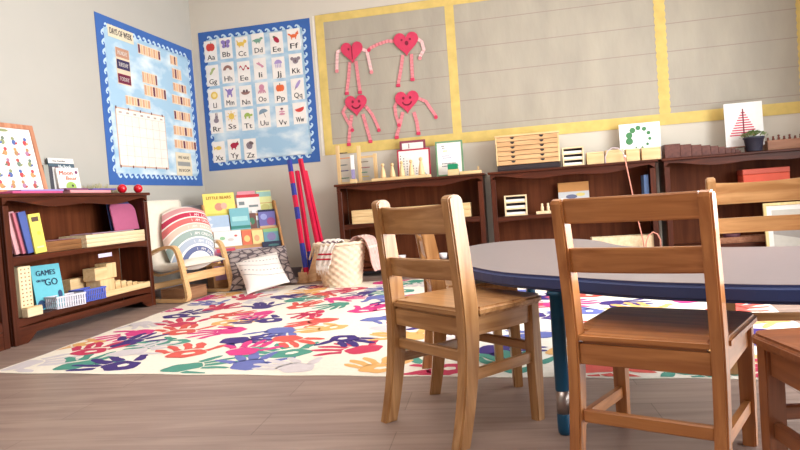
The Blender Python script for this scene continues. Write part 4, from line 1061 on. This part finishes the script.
# ------------------------------------------------------------------ on the back wall bookcases
BT = .8862
def bx(px, Y=6.05, py=165): return at(px, py, Y=Y).x
def bz(px, py, Y=6.05): return at(px, py, Y=Y).z
# bead frame
x0, x1, x2 = bx(337.5), bx(358.5), bx(374.5)
t = thing('bead_frame', 'wooden bead frame with coloured bars at the left end of the bookcase top', 'bead frame', (x0, 6.09, BT))
for i, (x, hh) in enumerate(((0, .375), (x1-x0, .355), (x2-x0, .27))):
    MB().box((x-.017, -.012, .0), (x+.017, .012, hh), 0, .002).build('post', maple['z'], t)
MB().box((.0175, -.008, .0), (x1-x0-.0175, .008, .022), 0, .001).build('base_rail', maple['x'], t)
MB().box((x1-x0+.0175, -.008, .0), (x2-x0-.0175, .008, .022), 0, .001).build('base_rail', maple['x'], t)
MB().box((x1-x0+.0175, -.006, .235), (x2-x0-.0175, .006, .255), 0, .001).build('cross_rail', maple['x'], t)
for k, (xa, xb, z, c) in enumerate(((.018, .10, .30, (70, 66, 76)), (.018, .12, .25, (226, 150, 90)), (.018, .09, .185, (90, 110, 110)), (.018, .10, .13, (80, 74, 110)), (.018, .10, .06, (90, 120, 90)),
                                     (.22, .30, .20, (120, 110, 90)), (.22, .31, .145, (150, 90, 90)), (.22, .28, .10, (90, 140, 110)), (.22, .30, .06, (210, 180, 90)))):
    n = max(3, int((xb-xa)/.012)); b = MB(); b.tube([(xa, 0, z), (xb, 0, z)], .002, n=6)
    for j in range(n): b.ball((xa+.006+j*.012, 0, z), .006, n=6)
    b.build('bead_bar', flat(c), t)
t = thing('spindle', 'white and purple upright stick on a small block, in front of the bead frame', 'stick', (bx(352.5, 5.99), 5.99, BT))
MB().box((-.03, -.025, 0), (.03, .025, .04), 0, .002).build('block', maple['x'], t)
b = MB(); b.box((-.017, -.006, .041), (.017, .006, .13), 0, .002); b.build('stick_lower', flat((150, 140, 180)), t)
b = MB(); b.box((-.017, -.006, .1301), (.017, .006, .265), 0, .002); b.build('stick_upper', flat((240, 236, 232)), t)
# block with five peg dolls
xa, xb = bx(371, 5.98), bx(430, 5.98)
t = tag(MB().box((-(xb-xa)/2, -.035, 0), ((xb-xa)/2, .035, .028), 0, .003).build('wooden_block', maple['x'], None, ((xa+xb)/2, 5.985, BT)), 'long maple base block under the five peg dolls', 'block')
for k, (px, hh) in enumerate(((382.5, .135), (392, .13), (401.5, .145), (411, .15), (421, .165))):
    lb = ['leftmost', 'second from the left', 'middle one', 'second from the right', 'rightmost and tallest'][k]+' of the five peg dolls on the maple base'
    q = thing('peg_doll', lb, 'peg doll', (bx(px, 5.985), 5.985, BT+.0285), 0, 'peg dolls on the bookcase')
    r = .027+.003*(k == 4)
    b = MB(); b.lathe([(r, 0), (r*1.02, .01), (r*.75, hh*.45), (r*.42, hh*.72), (r*.4, hh*.78)], n=14); b.build('body', maple['z'], q)
    b = MB(); b.ball((0, 0, hh*.78+r*.55), r*.62, n=12); b.build('head', maple['z'], q)
def dots_card(t, w, h, bar, th):
    b = MB(); y = th*.5-.0003
    for c in range(8):
        for r in range(9-c):
            disc(b, -w*.40+c*w*.095, h*.08+r*h*.088, .005, .006, y, 0, .0006, 8)
    b.build('dot_pattern', flat((50, 44, 54)), t)
    b = MB(); disc(b, w*.30, h*.16, .011, .012, y); disc(b, w*.36, h*.12, .006, .006, y, 1); b.build('green_dot', [flat((70, 150, 90)), flat((120, 40, 60))], t)
def lines_card(t, w, h, bar, th):
    b = MB(); y = th*.5-.0003
    for (cx, cz, ww, hh, c) in ((-.22, .86, .05, .03, 0), (-.2, .80, .05, .02, 0), (-.12, .72, .1, .03, 1), (-.1, .58, .16, .018, 2), (-.05, .52, .18, .018, 2), (.02, .36, .3, .03, 0), (.06, .29, .34, .03, 0), (.1, .62, .1, .02, 3)):
        n = max(2, int(ww*w*2/.014))
        for i in range(n): card(b, w*(cx-ww)+i*.0128, h*(cz-hh*.5), w*(cx-ww)+i*.0128+.0085, h*(cz+hh*.5), y, .0006, c)
    b.build('bead_pattern', [flat((50, 46, 56)), flat((226, 196, 80)), flat((110, 104, 176)), flat((190, 190, 196))], t)
wp = flat((238, 232, 224), 'white_paper')
redfr = flat((176, 44, 66)); maroon = flat((140, 66, 80)); grnfr = flat((112, 150, 112))
framed('framed_card', 'maroon edged white card standing behind the red framed dot card', 'card', faceM((bx(413.5, 6.15), 6.15, BT), (0, -1), .06), .25, .37, .022, .006, maroon, wp, lambda t, w, h, bar, th: MB().box((-w*.16, th*.5-.001, h*.80), (-w*.13, th*.5-.0003, h*.92), 0, 0).build('fold_line', maroon, t))
framed('framed_card', 'red framed white card with rows of black dots, behind the peg dolls', 'card', faceM((bx(414, 6.10), 6.085, BT), (0, -1), .10), .315, .285, .014, .008, redfr, wp, dots_card)
framed('framed_card', 'green framed white card with bead rows, right of the red framed card', 'card', faceM((bx(450, 6.10), 6.09, BT), (.05, -1), .10), .255, .33, .016, .008, grnfr, wp, lines_card)
solo('wooden_block', 'small maple block under the green box, in front of the green framed card', 'block', (bx(447.5, 5.99), 5.965, BT), (bx(458.5, 5.99), 6.015, BT+.055), maple['x'])
solo('small_box', 'small shiny green box on a maple block', 'box', (bx(447.8, 5.99), 5.968, BT+.0555), (bx(457.8, 5.99), 6.012, BT+.105), mat('green_plastic', (30, 130, 90), .3, .5))
solo('flat_tray', 'thin flat maple tray right of the small green box', 'tray', (bx(459.5, 5.99), 5.96, BT), (bx(481, 5.99), 6.03, BT+.03), maple['x'])
solo('folded_slip', 'tiny upright wooden slip at the right corner of the bookcase top', 'slip', (bx(477, 6.09), 6.085, BT), (bx(479, 6.09), 6.095, BT+.07), maple['z'])
# shelf of the first bookcase
t = thing('long_box', 'long pale wooden box filling the middle shelf behind the front chair', 'box', ((-1.775-.56)/2, 6.03, .5012))
Lh = .56
MB().box((-Lh, -.07, 0), (Lh, .07, .066), 0, .003).build('lower_box', maple['x'], t)
MB().box((-Lh, -.07, .0675), (Lh, .07, .128), 0, .003).build('upper_box', maple['x'], t)
for px, lb in ((401.5, 'small white cup on the bottom shelf left of the side-on chair post'), (443, 'small white cup on the bottom shelf right of the side-on chair post')):
    q = thing('white_cup', lb, 'cup', (bx(px, 6.0, 252), 6.0, .1312))
    b = MB(); b.lathe([(.032, 0), (.038, .05), (.036, .05), (.03, .006)], n=14); b.build('cup_body', flat((232, 222, 220)), q)
# second bookcase: six drawer cabinet
xa, xb = bx(497, 5.99), bx(560.5, 5.99); W = xb-xa
t = thing('drawer_cabinet', 'wooden cabinet of six shallow drawers with black cup handles', 'cabinet', (xa, 5.96, BT+.050))
Hc = .268
MB().box((-.006, -.006, Hc-.016), (W+.006, .20, Hc), 0, .002).build('top_board', maple['x'], t)
for x in (0, W-.014): MB().box((x, 0, 0), (x+.014, .195, Hc-.0165), 0, .001).build('side_panel', maple['z'], t)
MB().box((.0142, .183, 0), (W-.0142, .195, Hc-.0165)).build('back_panel', maple['x'], t)
dh = (Hc-.0165)/6
for k in range(6):
    b = MB(); b.box((.015, -.002, k*dh+.0015), (W-.015, .17, (k+1)*dh-.0025), 0, .0015); d = b.build('drawer', wood('drawer_tan', (196, 150, 104), (214, 172, 124), 'x', .5, 40, .3, .1), t)
    for u in (.27, .73):
        b = MB(); b.prism([(-.018, dh*.88)]+[(.018*math.cos(PI+PI*j/8), dh*.88+.018*math.sin(PI+PI*j/8)) for j in range(1, 8)]+[(.018, dh*.88)], -.005, -.0023, 'y', M=Matrix.Translation((W*u, 0, k*dh))); b.build('handle', flat((40, 34, 36), 'black_handle'), d)
tray('black_tray', 'low black tray under the six drawer cabinet', ((xa+xb)/2, 6.055, BT), W-.01, .185, .046, flat((48, 38, 40), 'black_wood'), .012, PI/2)
def mini_drawers(label, xa, xb, Y, z, h, n=3):
    W = xb-xa; t = thing('small_drawer_stand', label, 'drawer stand', (xa, Y, z), 0)
    for x in (0, W-.012): MB().box((x, 0, 0), (x+.012, .12, h), 0, .001).build('side_panel', cream_wood['z'], t)
    for k in range(n+1): MB().box((.0122, 0, (h-.012)*k/n), (W-.0122, .12, (h-.012)*k/n+.012), 0, .001).build('divider', cream_wood['x'], t)
    for k in range(n):
        zz = (h-.012)*k/n+.0125; hh = (h-.012)/n-.013
        MB().box((.013, .012, zz), (W-.013, .118, zz+hh*.45), 0, .001).build('white_drawer', flat((232, 226, 224)), t)
        MB().box((.013, .06, zz+hh*.46), (W-.013, .118, zz+hh-.001), 0, .001).build('dark_slot', flat((44, 38, 42), 'slot_dark'), t)
    return t
mini_drawers('small wooden stand of white drawers right of the six drawer cabinet', bx(563, 5.98), bx(584.5, 5.98), 5.975, BT, .165)
mini_drawers('small wooden stand of white drawers on the middle shelf of the second bookcase', bx(504.5, 5.99, 205), bx(527, 5.99, 205), 5.985, .4812, .185)
for k, (pa, pb, hh, lb) in enumerate(((587, 604, .105, 'square maple box next to the small drawer stand'), (606, 624.5, .11, 'square maple box behind the wire hoop'), (626.5, 640, .105, 'square maple box under the left half of the green ring card'), (642, 661, .105, 'square maple box under the right half of the green ring card'))):
    q = thing('maple_box', lb, 'box', ((bx(pa, 5.99)+bx(pb, 5.99))/2, 6.03, BT), 0, 'square maple boxes'); w = (bx(pb, 5.99)-bx(pa, 5.99))/2
    MB().box((-w, -.06, 0), (w, .06, hh-.012), 0, .002).build('box_body', maple['x'], q); MB().box((-w, -.06, hh-.0115), (w, .06, hh), 0, .002).build('lid', maple['x'], q)
q = thing('dot_ring_card', 'white card with a ring of green dots behind the maple boxes', 'card', M=faceM((bx(641.5, 6.14), 6.13, BT), (0, -1), .05))
MB().box((-.172, 0, 0), (.172, .005, .335), 0, .001).build('card_sheet', flat((244, 242, 240)), q)
b = MB(); 
for k, r in enumerate((.040, .036, .032, .027, .024, .021, .018, .015, .012, .009)):
    a = math.radians(196-k*34); disc(b, -.005+.088*math.cos(a), .205+.088*math.sin(a), r*.78, r*.78, -.0003-.0002*k, 0, .0006, 18)
b.build('dot_ring', flat((74, 130, 84)), q)
# hanging cord with loops
cordm = mat('salmon_cord', (226, 150, 130), .6, .3)
def W_(px, py, Y): return at(px, py, Y=Y)
hoop = [W_(x, y, 5.93) for x, y in ((605.5, 164), (605.3, 157), (607.5, 151), (612.5, 147.7), (618, 148.2), (622.5, 151.5), (624.5, 156.5))]
o = hoop[-1]
t = thing('cord', 'salmon cord hanging in front of the second bookcase, with a loop at each end', 'cord', o)
b = MB(); b.tube([p-o for p in hoop], .005, n=6); b.build('top_loop', flat((206, 186, 190)), t)
b = MB(); b.tube([W_(x, y, 5.912)-o for x, y in ((624.5, 156.5), (626.5, 166), (629.5, 180), (632.5, 194), (636, 211), (640, 228), (643.5, 242), (645, 252))], .006, n=6); b.build('strand', cordm, t)
b = MB(); b.tube([W_(x, y, 5.91)-o for x, y in ((646, 252), (646.2, 243), (648.5, 235.5), (653, 232), (657.5, 234), (660.5, 240), (661, 252))], .006, n=6); b.build('lower_loop', cordm, t)
b = MB(); b.ball((0, -.006, 0), .014, n=8); b.build('knot', flat((236, 226, 220)), t)
# inside the second bookcase
xa = bx(537, 5.99, 207)
t = tray('peg_tray', 'small wooden tray of pegs on the middle shelf of the second bookcase', (xa+.12, 6.03, .4812), .26, .08, .025, cream_wood['x'], .006, PI/2)
for k in range(4):
    q = thing('peg', ['leftmost', 'second', 'third', 'rightmost'][k]+' wooden peg standing in the small peg tray', 'peg', (xa+.045+.052*k, 6.03, .4878), 0, 'pegs in the small tray')
    b = MB(); b.lathe([(.014, 0), (.014, .055), (.009, .065), (.011, .08), (.006, .088)], n=10); b.build('body', cream_wood['z'], q)
q = thing('picture_card', 'tan picture card with a pale band standing on the middle shelf', 'card', M=faceM((bx(573.5, 6.12, 190), 6.12, .4812), (0, -1), .08))
MB().box((-.135, 0, 0), (.135, .006, .265), 0, .001).build('card_sheet', flat((196, 138, 80)), q)
b = MB(); card(b, -.134, .06, .134, .18, -.0003, .0006, 0); disc(b, -.02, .135, .05, .02, -.0010, 1, .0006); disc(b, .06, .15, .04, .015, -.0010, 2, .0006); b.build('picture', [flat((196, 196, 196)), flat((100, 104, 130)), flat((214, 196, 120))], q)
tray('long_tray', 'long pale wooden tray on the bottom shelf of the second bookcase', (bx(625, 6.0, 243), 6.04, .1312), .56, .16, .11, cream_wood['x'], .012, PI/2)
solo('blue_binder', 'blue binder standing in the right corner of the second bookcase', 'binder', (.90, 6.0, .4812), (.938, 6.17, .76), flat((110, 140, 190)))
# third bookcase: brown stair prisms
stair = wood('brown_stair_wood', (84, 48, 42), (110, 66, 56), 'y', .5, 40, .3, .1)
x = bx(665.5, 6.0)
for k in range(10):
    s_ = .105-.0098*k; w = s_*.92 if k else .125
    o = MB().box((-w/2, -.09, 0), (w/2, .09, s_*1.12 if k else .118), 0, .002).build('stair_prism', stair, None, (x+w/2, 6.08, BT)); x += w+.001
    tag(o, ['thickest', 'second thickest', 'third thickest', 'fourth thickest', 'fifth thickest', 'fifth thinnest', 'fourth thinnest', 'third thinnest', 'second thinnest', 'thinnest'][k]+' prism of the brown wooden stair on the third bookcase', 'block', 'brown stair prisms')
# easel card with a red tree
E0 = Vector((bx(746.5, 6.08), 6.08, BT))
q = thing('tree_picture', 'white board with a red striped tree on small easel legs', 'picture', M=faceM((E0.x, E0.y, BT), (0, -1), .05))
MB().box((-.15, 0, .055), (.15, .008, .425), 0, .001).build('board', flat((234, 230, 226)), q)
b = MB(); 
for k in range(10):
    z = .145+.021*k; hw = .112*(1-k/10.5); card(b, -hw-.004, z, hw-.004, z+.0095, -.0003, .0008, 0)
card(b, -.009, .115, .001, .372, -.0012, .0008, 1); b.build('red_tree', [flat((206, 50, 84)), flat((120, 44, 60))], q)
for x in (-.12, .0): 
    b = MB(); b.box((x-.006, -.004, 0), (x+.006, .012, .0545), 0, .001); b.build('leg', flat((110, 70, 60)), q)
b = MB(); b.box((-.14, -.02, .044), (.02, -.001, .0545), 0, .001); b.build('lip', flat((150, 100, 80)), q)
# potted plant
PX = bx(755.5, 5.975)
t = thing('potted_plant', 'small bushy green plant in a dark pot beside the tree picture', 'plant', (PX, 5.985, BT))
b = MB(); b.lathe([(.055, 0), (.058, .004), (.076, .105), (.082, .107), (.082, .122), (.072, .122), (.07, .11)], n=24); b.build('pot', mat('dark_pot', (52, 52, 66), .4, .4), t)
b = MB(); b.lathe([(.068, .1), (.03, .118), (.004, .121)], n=16); b.build('soil', flat((60, 46, 38)), t)
b = MB(); random.seed(9)
for k in range(190):
    a = random.uniform(0, 2*PI); r = .095*random.random()**.6; z = .122+.035*(1-(r/.095)**2)+random.uniform(-.008, .012)
    c = Vector((r*math.cos(a), r*math.sin(a), z)); d = Vector((math.cos(a), math.sin(a), random.uniform(.2, 1.1))).normalized(); sd = d.cross(Vector((0, 0, 1))).normalized(); L = .024; w = .009
    u = sd.cross(d)*.003
    b.add([c, c+d*L*.5+sd*w+u, c+d*L, c+d*L*.5-sd*w+u], [(0, 1, 2, 3)], k % 2)
b.build('foliage', [mat('leaf_green', (104, 132, 72), .6, .3), mat('leaf_light', (146, 164, 104), .6, .3)], t)
# long box with a row of pegs
xa = bx(767, 6.1); 
t = thing('peg_rail', 'wooden box with a row of brown pegs right of the potted plant', 'peg box', (xa, 6.12, BT))
MB().box((0, -.06, 0), (.72, .05, .085), 0, .003).build('box_body', wood('peg_box_wood', (150, 100, 76), (176, 126, 98), 'x', .5, 40, .3, .1), t)
for k in range(16):
    hh = .02+.018*((k*7) % 5)/4
    b = MB(); b.lathe([(.011, .0855), (.011, .0855+hh*.5), (.006, .0855+hh*.6), (.010, .0855+hh), (.005, .0855+hh+.006)], n=8, M=Matrix.Translation((.02+.042*k, -.01, 0))); b.build('peg', flat((120, 66, 54)), t)
# inside the third bookcase
t = thing('orange_box', 'orange red box on the middle shelf of the third bookcase', 'box', (bx(765.5, 6.0, 175), 6.06, .5012))
w = (bx(788, 6.0, 175)-bx(741, 6.0, 175))/2
MB().box((-w, -.08, 0), (w, .08, .195), 0, .004).build('box_body', mat('orange_card', (206, 82, 58), .5, .3), t)
MB().box((-w-.002, -.082, .1955), (w+.002, .082, .24), 0, .004).build('lid', mat('orange_lid', (190, 84, 66), .5, .3), t)
t = tray('wooden_tray', 'brown wooden tray on the bottom shelf of the third bookcase', (bx(744, 6.02, 243), 6.05, .1312), .42, .16, .05, wood('tray_brown', (150, 96, 70), (176, 122, 92), 'x', .5, 40, .3, .1), .012, PI/2)
q = thing('wooden_bowl', 'dark purple wooden bowl in the brown tray of the third bookcase', 'bowl', (bx(733, 6.02, 243), 6.05, .1382))
b = MB(); b.lathe([(.03, 0), (.06, .03), (.07, .07), (.064, .07), (.05, .03), (.004, .01)], n=18); b.build('bowl_body', flat((92, 50, 60)), q)
# framed picture leaning on the third bookcase
def pic_art(t, w, h, bar, th):
    y = th*.5-.0004
    b = MB(); card(b, -w/2+.06, .06, w/2-.06, h-.06, y, .0006, 0)
    b.build('photo_print', flat((206, 200, 190)), t)
    b = MB(); b.prism([(-w/2+.061, .2), (-w/2+.061, h-.1), (-w/2+.14, h-.14), (w/2-.061, .22), (w/2-.061, .1)], y-.0014, y-.0007, 'y'); b.build('photo_shape', flat((164, 156, 150)), t)
framed('framed_picture', 'wood framed white picture leaning against the third bookcase', 'picture', faceM((bx(765, 5.83, 225)+.30, 5.80, .002), (0, -1), .12), .60, .455, .022, .018, wood('pale_frame', (226, 196, 130), (240, 214, 156), 'z', .5, 40, .3, .05), flat((240, 236, 230)), pic_art)

# ------------------------------------------------------------------ chairs
def chairwood(nm, a, c): return dict((ax, wood(nm+'_'+ax, a, c, ax, .28, 46, .55, .22)) for ax in 'xyz')
honey = chairwood('honey_maple', (156, 106, 60), (192, 142, 92))
amber = chairwood('amber_maple', (160, 96, 48), (196, 130, 74))
russet_shaded = chairwood('russet_maple_shaded', (118, 66, 38), (150, 90, 54))  # reddish maple, colour darkened to stand in for the table's shade on the seat
def chair(label, x, y, head, wd, wr=.34, wf=.34, d=.27, sz=.38, tz=.695, lean=.035, foot=.055, round_top=True, h1=.085, h2=.058, z2=None, rear_z=.235, side_z=.195, front_z=.225, sidefall=0, pw=.034, hk=1.0):
    """local: facing +Y, x to its right, origin on the floor at the centre"""
    t = thing('wooden_chair', label, 'chair', (x, y, 0), head-PI/2, 'wooden classroom chairs')
    yb = -d/2
    def yc(z):
        if z < sz: return yb-foot*max(0, 1-z/(sz*.92))**1.9
        return yb-lean*((z-sz)/(tz-sz))**1.15
    def hd(z):
        if z < sz: return (.019+.007*(z/sz))*hk
        return (.026-.004*(z-sz)/(tz-sz))*hk
    zz = [sz*k/9 for k in range(10)]+[sz+(tz-sz)*k/7*.96 for k in range(1, 8)]
    back = [(yc(z)-hd(z), z) for z in zz]; frt = [(yc(z)+hd(z), z) for z in zz]
    zt = zz[-1]; r = hd(zt)
    if round_top: cap = [(yc(tz)-r*math.cos(PI*k/8), zt+(tz-zt)*math.sin(PI*k/8)*1.3) for k in range(1, 8)]
    else: cap = [(yc(tz)-r*.8, tz-.004), (yc(tz)-r*.3, tz), (yc(tz)+r*.5, tz), (yc(tz)+r, tz-.008)]
    out = back+cap+frt[::-1]
    for sx in (-1, 1):
        b = MB(); b.prism(out, sx*wr/2-pw/2, sx*wr/2+pw/2, 'x', 0, .0045); b.build('rear_post', wd['z'], t)
    for sx in (-1, 1):
        b = MB(); f = .016; u = .0185; cx = sx*(wf/2-.004); cy = d/2
        for (w0, w1, z0, z1) in ((f, u, 0, sz-.028),):
            b.prism([(-1, -1), (1, -1), (1, 1), (-1, 1)], 0, 1, 'z', 0, 0, M=Matrix.Identity(4)) if 0 else None
            bm = bmesh.new(); vs = []
            for zq, ww in ((z0, w0), (z1*.5, (w0+w1)/2), (z1, w1)):
                vs.append([bm.verts.new((cx+a*ww, cy+c*ww, zq)) for a, c in ((-1, -1), (1, -1), (1, 1), (-1, 1))])
            bm.faces.new(vs[0][::-1]); bm.faces.new(vs[-1])
            for A, B in zip(vs, vs[1:]):
                for k in range(4): bm.faces.new((A[k], A[(k+1) % 4], B[(k+1) % 4], B[k]))
            ed = [e for e in bm.edges if abs(e.verts[0].co.z-e.verts[1].co.z) > .01]
            bmesh.ops.bevel(bm, geom=ed, offset=.004, segments=2, affect='EDGES'); b.from_bm(bm, 0)
        b.build('front_leg', wd['z'], t)
    # saddle seat
    sw = wf/2+.026; rw = wr/2-pw/2-.0008; y0 = yb-.020; y1 = d/2+.042; yn = yb+.0275
    def corner(cx, cy, rr, a0, a1): return [(cx+rr*math.cos(a0+(a1-a0)*k/5), cy+rr*math.sin(a0+(a1-a0)*k/5)) for k in range(6)]
    ow = wr/2+pw/2+.004
    P = [(-rw, y0), (rw, y0), (rw, yn), (ow, yn)]+corner(sw-.04, y1-.04, .04, 0, PI/2)+corner(-sw+.04, y1-.04, .04, PI/2, PI)+[(-ow, yn), (-rw, yn)]
    b = MB(); b.prism(P, sz-.027, sz, 'z', 0, .008, seg=3)
    for v in b.v:
        if v.z > sz-.004 and abs(v.x) < sw-.05: v.z -= .004
    b.build('seat', wd['x'], t)
    rh = .052; z1 = sz-.0275; z0 = z1-rh
    rails = []
    b = MB(); b.box((-wr/2+pw/2+.0005, yb-.016, z0), (wr/2-pw/2-.0005, yb+.003, z1), 0, .002); b.build('seat_rail', wd['x'], t)
    b = MB(); b.box((-wf/2+.016, d/2-.008, z0), (wf/2-.016, d/2+.010, z1), 0, .002); b.build('seat_rail', wd['x'], t)
    for sx in (-1, 1):
        xr, xf = sx*wr/2, sx*(wf/2-.004)
        b = MB(); b.tube([(xr, yb+.027, (z0+z1)/2), (xf, d/2-.0195, (z0+z1)/2)], 1, sq=(.018, rh)); b.build('seat_rail', wd['y'], t)
        b = MB(); b.tube([(xr, yc(side_z+sidefall)+.0225, side_z+sidefall), (xf, d/2-.018, side_z)], 1, sq=(.016, .030)); b.build('stretcher', wd['y'], t)
    b = MB(); b.box((-wr/2+pw/2+.0005, yc(rear_z)-.006, rear_z-.016), (wr/2-pw/2-.0005, yc(rear_z)+.012, rear_z+.016), 0, .003); b.build('stretcher', wd['x'], t)
    if front_z: 
        b = MB(); b.box((-wf/2+.022, d/2-.009, front_z-.014), (wf/2-.022, d/2+.009, front_z+.014), 0, .003); b.build('stretcher', wd['x'], t)
    # curved back slats
    z2 = z2 or sz+.098
    for (zb, hh, nm, tk) in ((tz-(.020 if round_top else .001)-h1, h1, 'top_slat', .022), (z2, h2, 'back_slat', .018)):
        vs = []; fs = []; n = 12
        for i in range(n+1):
            u = -1+2*i/n; xx = u*(wr/2-pw/2-.0004); bow = -.012*(1-u*u)
            for (zq, sd) in ((zb, -1), (zb+.004, -1.25), (zb+hh-.004, -1.25), (zb+hh, -1), (zb+hh, 1), (zb, 1)):
                ye = yc(min(zq, tz)) + sd*tk/2*.9 + bow
                zo = -.006*(1-u*u) if (nm == 'top_slat' and round_top and zq > zb+hh*.5) else 0
                vs.append((xx, ye, zq+zo))
        for i in range(n):
            for k in range(6): a = i*6+k; c = i*6+(k+1) % 6; fs.append((a, c, c+6, a+6))
        fs += [tuple(range(6))[::-1], tuple(range(n*6, n*6+6))]
        b = MB(); b.add(vs, [f[::-1] for f in fs]); b.build(nm, wd['x'], t)
    return t
chair('honey maple chair at the left of the table, largest back in front of the rug', -.254, 2.034, .840, honey, wr=.344, wf=.335, d=.266, sz=.384, tz=.70, lean=.03, foot=.058, pw=.038, hk=1.15, z2=.462, rear_z=.245)
chair('amber chair with its back to the viewer, pushed under the middle of the table', .284, 1.752, 1.14, amber, wr=.330, wf=.335, d=.315, sz=.343, tz=.674, lean=.052, foot=.04, round_top=False, h1=.060, h2=.060, z2=.343+.150, pw=.030, rear_z=.135, side_z=.105, front_z=None, sidefall=.012)
c3 = Vector((.395, 1.445)); f3 = Vector((-.156, .988)); r3 = Vector((.988, .156))
p3 = c3+r3*(.193)-f3*(.177)
chair('reddish chair cut off by the right edge, only its seat corner and front leg showing', p3.x, p3.y, math.atan2(f3.y, f3.x), russet_shaded, sz=.384)
f4 = Vector((-.35, -.94)).normalized(); f4 = Vector((f4.x*.978-f4.y*.208*-1*-1, 0)) if 0 else None
def c2w(lat, d): return Vector((lat*.9761-.2083*d, .2069*lat+.978*d))
F4 = (c2w(-.33, -.945)).normalized(); L4 = Vector((-F4.y, F4.x)); R4 = -L4
p4 = c2w(1.219, 2.55)+L4*.172+F4*.135
chair('honey chair facing the viewer across the far side of the table', p4.x, p4.y, math.atan2(F4.y, F4.x), honey, wr=.344, tz=.695, sz=.38, front_z=.205, side_z=.19, rear_z=.237)
chair('honey chair seen side-on at the left end of the table, behind the front chair', -.284, 2.505, .25, honey, wr=.352, wf=.352, d=.262, sz=.384, tz=.65, lean=.04, foot=.04, h1=.07, rear_z=.245, side_z=.225, front_z=.2)

# ------------------------------------------------------------------ kidney table
TZ_ = .456
KP = [(.54, 1.535), (.80, 1.49), (1.08, 1.52), (1.30, 1.64), (1.42, 1.84), (1.40, 2.06), (1.26, 2.22), (1.04, 2.30), (.82, 2.355), (.615, 2.45), (.44, 2.56), (.325, 2.70), (.285, 2.86), (.25, 3.03), (.18, 3.18), (.05, 3.29), (-.10, 3.32), (-.24, 3.27),
      (-.335, 3.13), (-.375, 2.93), (-.375, 2.70), (-.335, 2.45), (-.245, 2.225), (-.125, 2.02), (.04, 1.86), (.22, 1.70), (.38, 1.605)]
OUT = []
n = len(KP)
for i in range(n):
    p0, p1, p2, p3_ = KP[i-1], KP[i], KP[(i+1) % n], KP[(i+2) % n]
    for k in range(4):
        u = k/4; OUT.append(tuple(.5*((2*p1[j])+(-p0[j]+p2[j])*u+(2*p0[j]-5*p1[j]+4*p2[j]-p3_[j])*u*u+(-p0[j]+3*p1[j]-3*p2[j]+p3_[j])*u**3) for j in (0, 1)))
tc_ = Vector((.45, 2.25)); OUT = [(a-tc_.x, c-tc_.y) for a, c in OUT]
def inset(P, e):
    R = []; m = len(P)
    for i in range(m):
        a, c = Vector(P[i-1]), Vector(P[(i+1) % m]); d = (c-a).normalized(); R.append((P[i][0]-d.y*e, P[i][1]+d.x*e))
    return R
t = thing('kidney_table', 'low kidney-shaped table with a grey top, blue edge and blue legs', 'table', (tc_.x, tc_.y, 0))
lam = mat('grey_laminate', (128, 118, 121), .33, .5, 0, .03, 50)
navy = mat('navy_edge_band', (50, 66, 116), .45, .4)
MB().prism(OUT, TZ_-.044, TZ_-.0012, 'z', 0, .009, seg=3).build('edge_band', navy, t)
MB().prism(inset(OUT, .010), TZ_-.0010, TZ_, 'z', 0, 0).build('tabletop', lam, t)
teal = mat('teal_leg_paint', (8, 72, 104), .35, .45); chrome = mat('chrome', (176, 164, 158), .35, .5, 1, .02)
for i, (lx, ly) in enumerate(((.032, 1.895), (-.057, 2.85), (.93, 1.78), (1.17, 2.06), (.655, 1.86))[:4]):
    lx -= tc_.x; ly -= tc_.y; M = Matrix.Translation((lx, ly, 0))
    b = MB(); b.lathe([(.0185, .127), (.0195, .131), (.0195, .4), (.026, .4005), (.026, .411)], n=18, M=M); leg = b.build('leg', teal, t)
    b = MB(); b.lathe([(.0185, .062), (.0185, .1268)], n=18, M=M); b.build('chrome_insert', chrome, leg)
    b = MB(); b.lathe([(.014, .0005), (.018, .006), (.0195, .02), (.0195, .058), (.0175, .0618)], n=18, M=M); b.build('foot_boot', teal, leg)
    if i == 0:
        b = MB(); b.tube([(lx+.01, ly+.02, .26), (lx+.07, ly+.10, .408)], .006, n=8); b.build('brace', flat((36, 40, 66)), leg)

# ------------------------------------------------------------------ light
w = bpy.data.worlds.new('world'); S.world = w; w.use_nodes = True
bg = w.node_tree.nodes['Background']; bg.inputs['Color'].default_value = (1.0, .97, .94, 1); bg.inputs['Strength'].default_value = .22
def area(name, loc, rot, sx, sy, e, c):
    l = bpy.data.lights.new(name, 'AREA'); l.shape = 'RECTANGLE'; l.size = sx; l.size_y = sy; l.energy = e; l.color = c
    o = bpy.data.objects.new(name, l); COL.objects.link(o); o.location = loc; o.rotation_euler = rot; return o
for i, (a, c) in enumerate(WIN):
    area('window_daylight', (RX+.12, (a+c)/2, (zs0+zs1)/2), (0, math.radians(90), 0), zs1-zs0, c-a, (25, 335)[i], (.93, .98, 1)).data.spread = math.radians(150)
for i, y in enumerate((0.2, 3.4)):  # unseen fill lamps added under the ceiling for soft ambient light
    area('ceiling_fill', (-.2, y, 3.0), (0, 0, 0), 2.4, .6, 32, (1, .97, .94))
S.view_settings.view_transform = 'Standard'; S.view_settings.look = 'None'; S.view_settings.gamma = 1; S.view_settings.use_curve_mapping = False
S.view_settings.exposure = .19
